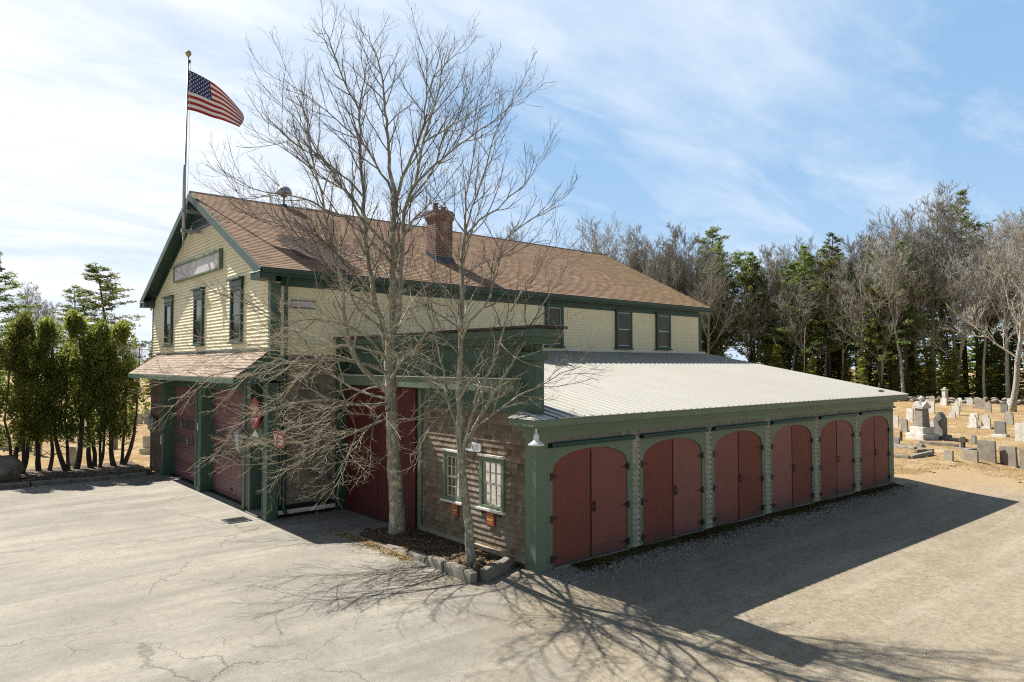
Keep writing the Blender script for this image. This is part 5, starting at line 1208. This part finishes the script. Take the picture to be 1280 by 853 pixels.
for i, (x, y, ln_, lx, ly, lab) in enumerate(((83,38,9,-.22,.1,'thin pale trunk leaning left at the edge of the woods'), (84,36.5,10,-.16,-.05,'second thin pale trunk leaning left beside the first'), (83,10,12,-.2,.16,'pale slanting trunk at the woods edge behind the gravestones'))):
    mb = MB(); q = fr; pts = shoot((x,y,gz(x,y)-.2), (lx,ly,1), ln_, 9, q, .02, .03); mb.tube(pts, taper(.11,.03,10), 7); br = MB()
    ramify(br, pts, taper(.11,.03,10), q, 1, dict(top=1, gap=[.5,.55], start=[.2,.5], ang=(30,60), len=[(.3,.8),(.8,2.2)], rad=[.012,.02], tip=[.008,.01], seg=[3,5], up=[.08,.08], uplow=[.08,.08], wig=.1, sides=[3,3]), 0)
    t = thing('birch_tree', (x,y,gz(x,y)), lab, 'tree'); mb.build('trunk', M['pale_bark'], t, smooth=True); br.build('crown', M['grey_twig'], t)
# left of the building: pines over the hedge and a far tree line
put('pine', 1, 3.2, 58.0, 13.0, 'spreading pine above the hedge close to the building', None, wd=1.55)
put('pine', 0, 1.0, 60.5, 11.2, 'shorter leaning pine beside the spreading pine above the hedge', None, wd=1.5)
put('pine', 0, -5.3, 52.0, 12.6, 'dark pine above the hedge at the left picture edge', None, wd=1.3)
put('bare', 1, -1.4, 66.0, 12.2, 'leafless small tree between the two pines above the hedge', None)
put('bare', 3, 0.2, 72.0, 11.3, 'thin leafless tree showing over the hedge left of the spreading pine', None)
LT = 'distant leafless tree in the tree line beyond the left cemetery'; LU = 'distant dark evergreen in the tree line beyond the left cemetery'; TG = 'tree line beyond the left cemetery'
for k in range(26): put("bare", k % 4, -54+k*3.1+fr.uniform(-1,1), fr.uniform(96,112), fr.uniform(7.5,9.5), LT, TG)
for k in range(26): put("hem", k % 2, -54+k*3.1+fr.uniform(-1,1), fr.uniform(94,108), fr.uniform(5,8), LU, TG)

# ------------------------------------------------------------------ the cemetery
def stone(x, y, w, h, kind, mat, label, group=None, rz=None, t=.11, name='gravestone', cat='gravestone'):
    r = random.Random(int(x*97+y*31)); z = gz(x,y)-.10; prof = []; hh = h+.07
    if kind == 'round':
        prof = [(-w/2,0),(w/2,0),(w/2,hh-w*.32)]+[(w/2*math.cos(a), hh-w*.32+w*.32*math.sin(a)) for a in [math.pi*k/12 for k in range(1,12)]]+[(-w/2,hh-w*.32)]
    elif kind == 'shoulder':
        s = w*.14; prof = [(-w/2,0),(w/2,0),(w/2,hh-w*.36),(w/2-s,hh-w*.34)]+[((w/2-s)*math.cos(a), hh-w*.34+w*.34*math.sin(a)) for a in [math.pi*k/12 for k in range(1,12)]]+[(-w/2+s,hh-w*.34),(-w/2,hh-w*.36)]
    elif kind == 'gothic': prof = [(-w/2,0),(w/2,0),(w/2,hh*.78),(w*.34,hh*.84),(w*.2,hh*.93),(0,hh),(-w*.2,hh*.93),(-w*.34,hh*.84),(-w/2,hh*.78)]
    else: prof = [(-w/2,0),(w/2,0),(w/2,hh-.012),(0,hh),(-w/2,hh-.008)]
    mb = MB(); f0 = [(-t/2,-a,b) for a, b in prof]; f1 = [(t/2,-a,b) for a, b in prof]; mb.face(f0[::-1]); mb.face(f1); n = len(prof)
    for k in range(n): mb.face([f0[k], f0[(k+1) % n], f1[(k+1) % n], f1[k]])
    root = thing(name, (x,y,z), label, cat, group); root.rotation_euler = (R(r.gauss(0,1.6)), R(r.gauss(0,1.6)), R(-22 if rz is None else rz)+r.gauss(0,.05))
    s = mb.build('slab', mat, None, at=(0,0,0), bevel=.012); s.parent = root
    return root
def base_for(root, w, t, h, mat):
    mb = MB(); mb.box((-t/2,-w/2,0),(t/2,w/2,h+.07)); o = mb.build('base', mat, None, at=(0,0,0), bevel=.015); o.parent = root
mw, sl, gr, fs = M['marble'], M['slate'], M['granite'], M['fieldstone']
# the tall urn monument
mo = thing('grave_monument', (36.3,5.3,gz(36,5)-.1), 'tallest grey monument with draped urn top and white stepped base', 'monument'); mo.rotation_euler = (0,0,R(-22))
mb = MB(); mb.box((-.62,-.62,0),(.62,.62,.42)); mb.box((-.46,-.46,.42),(.46,.46,.82)); o = mb.build('base', mw, None, at=(0,0,0), bevel=.03); o.parent = mo
mb = MB(); mb.hexa([(-.30,-.30,.82),(.30,-.30,.82),(.30,.30,.82),(-.30,.30,.82),(-.25,-.25,1.92),(.25,-.25,1.92),(.25,.25,1.92),(-.25,.25,1.92)]); o = mb.build('shaft', sl, None, at=(0,0,0), bevel=.02); o.parent = mo
mb = MB(); mb.box((-.34,-.34,1.92),(.34,.34,2.02)); 
for k in range(4):
    a = k*math.pi/2; c, s_ = math.cos(a), math.sin(a); f = lambda u, v, z: (c*u-s_*v, s_*u+c*v, z); mb.face([f(.36,-.36,2.02), f(.36,.36,2.02), f(.36,0,2.34)]); mb.face([f(.36,-.36,2.02), f(.36,0,2.34), f(0,0,2.34)]); mb.face([f(.36,0,2.34), f(.36,.36,2.02), f(0,0,2.34)])
o = mb.build('cap', mw, None, at=(0,0,0)); o.parent = mo
mb = MB(); mb.lathe([(.09,2.30),(.06,2.36),(.14,2.44),(.17,2.52),(.10,2.58),(.05,2.64),(.0,2.66)], (0,0,0), 12); o = mb.build('urn', mw, None, at=(0,0,0), smooth=True); o.parent = mo
o = stone(37.2,4.6,.56,1.62,'gothic',sl,'gothic-pointed grey stone on dark stepped base beside the tall monument',t=.42); base_for(o,.95,.72,.26,sl)
o = stone(78,17.3,.42,1.75,'flat',mw,'slim square white pillar stone with cap at the edge of the woods',t=.42); mb = MB(); mb.box((-.28,-.28,1.72),(.28,.28,1.84)); mb.lathe([(.16,1.84),(.2,1.95),(.08,2.02),(.0,2.05)], (0,0,0), 10); q = mb.build('cap', mw, None, at=(0,0,0)); q.parent = o; base_for(o,.7,.7,.2,mw)
for x, y, w, h, k, m, b, lab in (
 (26.6,.84,.40,.50,'flat',fs,0,'smallest brown slab at the left end of the front row of gravestones'),
 (27.3,.18,.70,.50,'flat',fs,0,'low wide brown slab second in the front row of gravestones'),
 (28.0,-.30,.78,.98,'flat',gr,0,'tall square pale slab in the front row below the dark posts'),
 (28.0,-1.15,.78,.86,'flat',gr,0,'split-looking pale slab toward the right of the front row'),
 (27.7,-1.95,.74,.86,'flat',gr,0,'pale front-row slab cut by the right picture edge'),
 (47.4,5.8,.62,.98,'shoulder',mw,1,'left of two white round-headed stones standing side by side'),
 (47.3,5.0,.66,1.0,'shoulder',mw,1,'right of two white round-headed stones standing side by side'),
 (41.7,2.7,.68,.95,'flat',sl,1,'dark grey square-topped stone on a white plinth'),
 (52.6,5.0,.68,1.0,'shoulder',gr,1,'grey arched stone on wide flaring base at right'),
 (39.2,1.0,.80,1.05,'flat',mw,0,'mottled white stone behind the front row at the right edge'),
 (66.5,8.8,.62,.9,'flat',sl,0,'plain grey square stone near the woods at right'),
 (66.7,10.1,.62,1.0,'round',fs,0,'beige round-topped stone behind the pair of white ones'),
 (73,12.5,1.15,.95,'flat',gr,1,'wide panelled granite block stone below the woods'),
 (78.7,15.1,.70,.85,'round',mw,0,'white round-topped stone next to the wide granite block'),
 (78.0,15.9,.66,.85,'round',mw,0,'white round-topped stone left of a similar one by the woods'),
 (60.7,11,.68,1.05,'shoulder',mw,0,'bright white stone standing alone right of the tall monument'),
 (76.5,17.0,.72,.8,'flat',mw,0,'white flat-topped stone at the foot of the pillar stone'),
 (81,19.6,.70,.85,'round',fs,0,'tan round-topped stone left of the pillar stone'),
 (61.4,13.2,.78,1.1,'flat',mw,0,'tilted bright white slab just right of the urn monument'),
 (50.8,11.2,.60,.98,'flat',mw,0,'white square slab left of the urn monument'),
 (40,6.0,.46,.82,'round',mw,0,'low white stone half hidden by the gothic stone'),
 (41,8.0,.55,.86,'round',gr,0,'greyish round stone near the far corner of the shed'),
 (44.5,9.9,.5,.8,'flat',mw,0,'white slab nearly hidden behind the shed corner'),
 (32.2,5.2,.34,.40,'flat',sl,0,'small grey block stone beside the shed corner'),
 (35.9,2.5,.26,.48,'round',sl,0,'little dark headstone peeping over the tall front-row slab'),
 (84,22,.6,.75,'flat',sl,0,'dark low stone against the woods left of the pillar stone'),
 (83,16.6,.6,.7,'flat',sl,0,'dark low stone against the woods right of the pillar stone'),
 (58,3.2,.7,.9,'flat',gr,0,'grey stone in the middle distance at the right edge')):
    o = stone(x, y, w, h, k, m, lab)
    if b: base_for(o, w*1.32, .34, .15, mw if m != gr else gr)
ct = thing('cross_marker', (32.28,1.96,gz(32,2)-.1), 'short dark cross-shaped grave marker behind the front row', 'grave marker'); ct.rotation_euler = (0,0,R(-22))
mb = MB(); mb.box((-.07,-.09,0),(.07,.09,.72)); mb.box((-.068,-.22,.46),(.068,.22,.64)); o = mb.build('cross', M['dark_bark'], None, at=(0,0,0), bevel=.01); o.parent = ct
mb = MB(); mb.box((-.3,-.55,0),(.3,.3,.16)); o = mb.build('plinth', sl, None, at=(0,0,0), bevel=.02); o.parent = ct
mb = MB(); mb.box((34.3,5.7,gz(34,6)-.2),(34.4,5.82,gz(34,6)+.52)); tag(mb.build('marker_post', M['dark_bark'], None, at=(34.35,5.76,0), bevel=.01), 'short dark wooden post standing near the far shed corner', 'post')
mb = MB(); mb.hexa([(31.0,3.5,-.3),(31.5,3.3,-.3),(31.6,3.9,-.3),(31.1,4.1,-.3),(31.2,3.6,-.05),(31.35,3.55,.05),(31.4,3.8,.08),(31.25,3.85,.0)]); tag(mb.build('fallen_stone', sl, None, at=(31.2,3.7,-.2), bevel=.03), 'dark broken lump of stone lying by the grave plot kerb', 'stone')
GK = 'low kerbs round old grave plots'
for i, (a, b, lab) in enumerate((((25.9,3.6),(25.8,2.25),'whitish plot kerb nearest the shed, front edge'), ((25.8,2.2),(28.5,2.2),'long plot kerb running back from the front corner'), ((30.8,5.4),(30.0,3.45),'pale plot kerb lying behind the nearest one'), ((28.6,2.95),(29.55,2.5),'short pale plot kerb at the end of the plot'), ((33.4,4.4),(33.4,2.5),'grey plot kerb in front of the tall monument'), ((37.2,5.0),(36.5,3.35),'plot kerb at the foot of the gothic stone'))):
    block('grave_kerb', a, b, .22, .22, lab, 'plot kerb', GK, gr, z0=gz(*a)-.08, seed=60+i)
# rubble wall along the woods
wl = thing('stone_wall', (88,26,gz(88,26)), 'tumbled fieldstone wall at the foot of the woods behind the cemetery', 'wall')
mb = MB(); q = random.Random(4)
for k in range(420):
    p, f = edgept(q.uniform(.05,.62), -2.2+q.gauss(0,.35)); lvl = q.random(); rock(mb, (p.x,p.y,gz(p.x,p.y)+.12+.5*lvl*lvl), (q.uniform(.2,.45), q.uniform(.2,.45), q.uniform(.13,.26)), k, 0)
mb.build('stones', fs, wl)
# stones seen between the hedge stems
LS = 'slender pale headstone in the far row seen between hedge and building'
for x, y, w, h, k, m, b, lab in (
 (-5.5,32.2,.40,1.25,'flat',sl,1,'tall grey pillar stone on dark base seen between the hedge stems'),
 (-5.2,29.6,.32,1.25,'flat',mw,0,'narrow white pillar stone behind the second hedge stem'),
 (-4.5,24.9,.28,.8,'flat',mw,0,'small white post-like stone close behind the hedge middle'),
 (-3.0,35.5,.32,.85,'flat',mw,0,'thin white stone behind the middle hedge stems'),
 (-2.9,32.7,.42,1.0,'round',mw,0,'white round-topped stone right of the hedge middle'),
 (-2.5,33.4,.40,1.0,'flat',mw,0,'white square stone right of the hedge middle'),
 (-2.0,29.7,.40,.9,'round',sl,0,'dark leaning stone behind the broad hedge stems'),
 (-1.2,26.2,.42,.85,'flat',mw,1,'white stone on stepped base beside the building corner'),
 (-6.2,33.7,.42,1.05,'flat',mw,0,'white stone at the left picture edge behind the hedge'),
 (-6.9,36,.45,1.0,'round',sl,0,'grey round stone at far left behind the hedge'),
 (-3.9,38.5,.4,.7,'round',mw,0,'small distant white stone between hedge stems')):
    o = stone(x, y, w, h, k, m, lab, rz=60)
    if b: base_for(o, w*1.5, .4, .28, sl if m is sl else mw)
LQ = 'small weathered headstone in the scattered middle rows of the right cemetery'
for x, y, h in ((56,1.0,.7),(63,4.2,.8),(69,5.1,.7),(75,6.0,.8),(55,7.9,.6),(70,13.6,.8),(74,14.9,.7),(66,12.4,.6),(82,12.2,.8),(84,9.6,.7),(80,7.4,.8),(60,-.8,.8),(71,1.5,.8),(64,14.3,.7),(57,10.1,.55),(50,3.4,.5)):
    stone(x, y, .5+.2*fr.random(), h, ('round','flat','shoulder')[int(x) % 3], (mw, sl, gr)[int(x*3) % 3], LQ, 'scattered small headstones of the right cemetery')
for k in range(11): stone(-.6+.42*k*1.1, 41+k*.55+fr.uniform(-.4,.4), fr.uniform(.32,.5), fr.uniform(.7,1.05), ('round','flat')[k % 2], (mw, gr)[k % 3 == 0], LS, 'far row of pale headstones', rz=60)

# ------------------------------------------------------------------ light, sky, camera
sunv = Vector((-.22,.88,1.0)).normalized(); elev = math.asin(sunv.z); az = math.atan2(sunv.x, sunv.y)
sun = bpy.data.lights.new('sun', 'SUN'); sun.energy = 5.0; sun.angle = R(.42); sun.color = (1,.945,.845)
so = bpy.data.objects.new('sun', sun); COL.objects.link(so); so.location = (-20,60,70); so.rotation_euler = sunv.to_track_quat('Z', 'Y').to_euler()
w = bpy.data.worlds.new('World'); scene.world = w; w.use_nodes = True; nt = w.node_tree; bg = nt.nodes['Background']
sky = nt.nodes.new('ShaderNodeTexSky'); sky.sky_type = 'NISHITA'; sky.sun_disc = False; sky.sun_elevation = elev; sky.sun_rotation = az; sky.air_density = 1.0; sky.dust_density = .6; sky.ozone_density = 1.5
tc = nt.nodes.new('ShaderNodeTexCoord'); sp = nt.nodes.new('ShaderNodeSeparateXYZ'); nt.links.new(tc.outputs['Generated'], sp.inputs[0])
den = math_(nt, 'ADD', math_(nt, 'MAXIMUM', sp.outputs[2], 0), .16)
cb = nt.nodes.new('ShaderNodeCombineXYZ'); nt.links.new(math_(nt, 'DIVIDE', sp.outputs[0], den), cb.inputs[0]); nt.links.new(math_(nt, 'DIVIDE', sp.outputs[1], den), cb.inputs[1])
mp = nt.nodes.new('ShaderNodeMapping'); mp.inputs['Rotation'].default_value = (0,0,R(-35)); mp.inputs['Scale'].default_value = (.55,1.25,1); mp.inputs['Location'].default_value = (.7,2.9,0); nt.links.new(cb.outputs[0], mp.inputs[0])
c1 = noise(nt, mp.outputs[0], .9, 8, .58, .5); c2 = noise(nt, mp.outputs[0], 2.6, 8, .62, .3)
def dirdot(v):
    n = nt.nodes.new('ShaderNodeVectorMath'); n.operation = 'DOT_PRODUCT'; nt.links.new(tc.outputs['Generated'], n.inputs[0]); n.inputs[1].default_value = v; return n.outputs['Value']
lf = dirdot((-.80,.46,.38)); frt = ramp(nt, dirdot((.55,.83,0)), [(.02,(0,0,0)), (.42,(1,1,1))]); low_ = ramp(nt, sp.outputs[2], [(.50,(1,1,1)), (.80,(.25,.25,.25))])
bank = math_(nt, 'MULTIPLY', frt, low_)                       # the cloud bank lies over the north-east only
f = math_(nt, 'ADD', math_(nt, 'MULTIPLY_ADD', c1, .85, math_(nt, 'MULTIPLY', c2, .40)), math_(nt, 'MULTIPLY', lf, .50))
mask = math_(nt, 'MULTIPLY', ramp(nt, f, [(.42,(0,0,0)), (.60,(.42,.42,.42)), (.90,(1,1,1))]), bank)
mq = nt.nodes.new('ShaderNodeMapping'); mq.inputs['Rotation'].default_value = (0,0,R(-52)); mq.inputs['Scale'].default_value = (.75,2.3,1); mq.inputs['Location'].default_value = (3.1,.4,0); nt.links.new(cb.outputs[0], mq.inputs[0])
c3 = noise(nt, mq.outputs[0], 1.4, 6, .56, .5); wisp = math_(nt, 'MULTIPLY', ramp(nt, c3, [(.50,(0,0,0)), (.60,(.22,.22,.22)), (.78,(.62,.62,.62))]), bank)
mask = math_(nt, 'MAXIMUM', mask, wisp)
cloud = ramp(nt, c2, [(.30,(6.9,7.4,8.3)), (.62,(8.5,8.7,8.9))])
skc = mixc(nt, 1.0, sky.outputs[0], (.92,.86,.75), 'MULTIPLY')
veil = math_(nt, 'MULTIPLY', bank, .72)
skc = mixc(nt, veil, skc, (2.8,5.0,8.0))
hz = math_(nt, 'MULTIPLY', math_(nt, 'POWER', math_(nt, 'SUBTRACT', 1.0, math_(nt, 'MAXIMUM', sp.outputs[2], 0)), 7), math_(nt, 'MULTIPLY_ADD', frt, .42, .12))
skc = mixc(nt, hz, skc, (7.6,8.5,9.4))
nt.links.new(mixc(nt, mask, skc, cloud), bg.inputs[0]); bg.inputs[1].default_value = .066
cam = bpy.data.cameras.new('camera'); co = bpy.data.objects.new('camera', cam); COL.objects.link(co); scene.camera = co
yaw, pit, rol = .8634, .0342, .0006
Fv = Vector((math.cos(yaw)*math.cos(pit), math.sin(yaw)*math.cos(pit), math.sin(pit))); Rv = Vector((math.sin(yaw), -math.cos(yaw), 0)); Uv = Rv.cross(Fv)
Rr = Rv*math.cos(rol)+Uv*math.sin(rol); Ur = Uv*math.cos(rol)-Rv*math.sin(rol)
co.matrix_world = Matrix((( Rr.x,Ur.x,-Fv.x,-9.7424),(Rr.y,Ur.y,-Fv.y,-10.6291),(Rr.z,Ur.z,-Fv.z,4.236),(0,0,0,1)))
cam.sensor_fit = 'HORIZONTAL'; cam.sensor_width = 36; cam.lens = 871.129/1280*36; cam.clip_start = .1; cam.clip_end = 3000
vs = scene.view_settings; vs.view_transform = 'Standard'; vs.look = 'None'; vs.exposure = .95; vs.gamma = 1; vs.use_curve_mapping = False
scene.render.engine = 'CYCLES'; scene.cycles.max_bounces = 6; scene.cycles.transparent_max_bounces = 12; scene.cycles.use_denoising = False; scene.cycles.filter_width = 1.15
scene.render.resolution_x, scene.render.resolution_y = 1024, 682
for o in bpy.data.objects:
    if 'o' in o: del o['o']
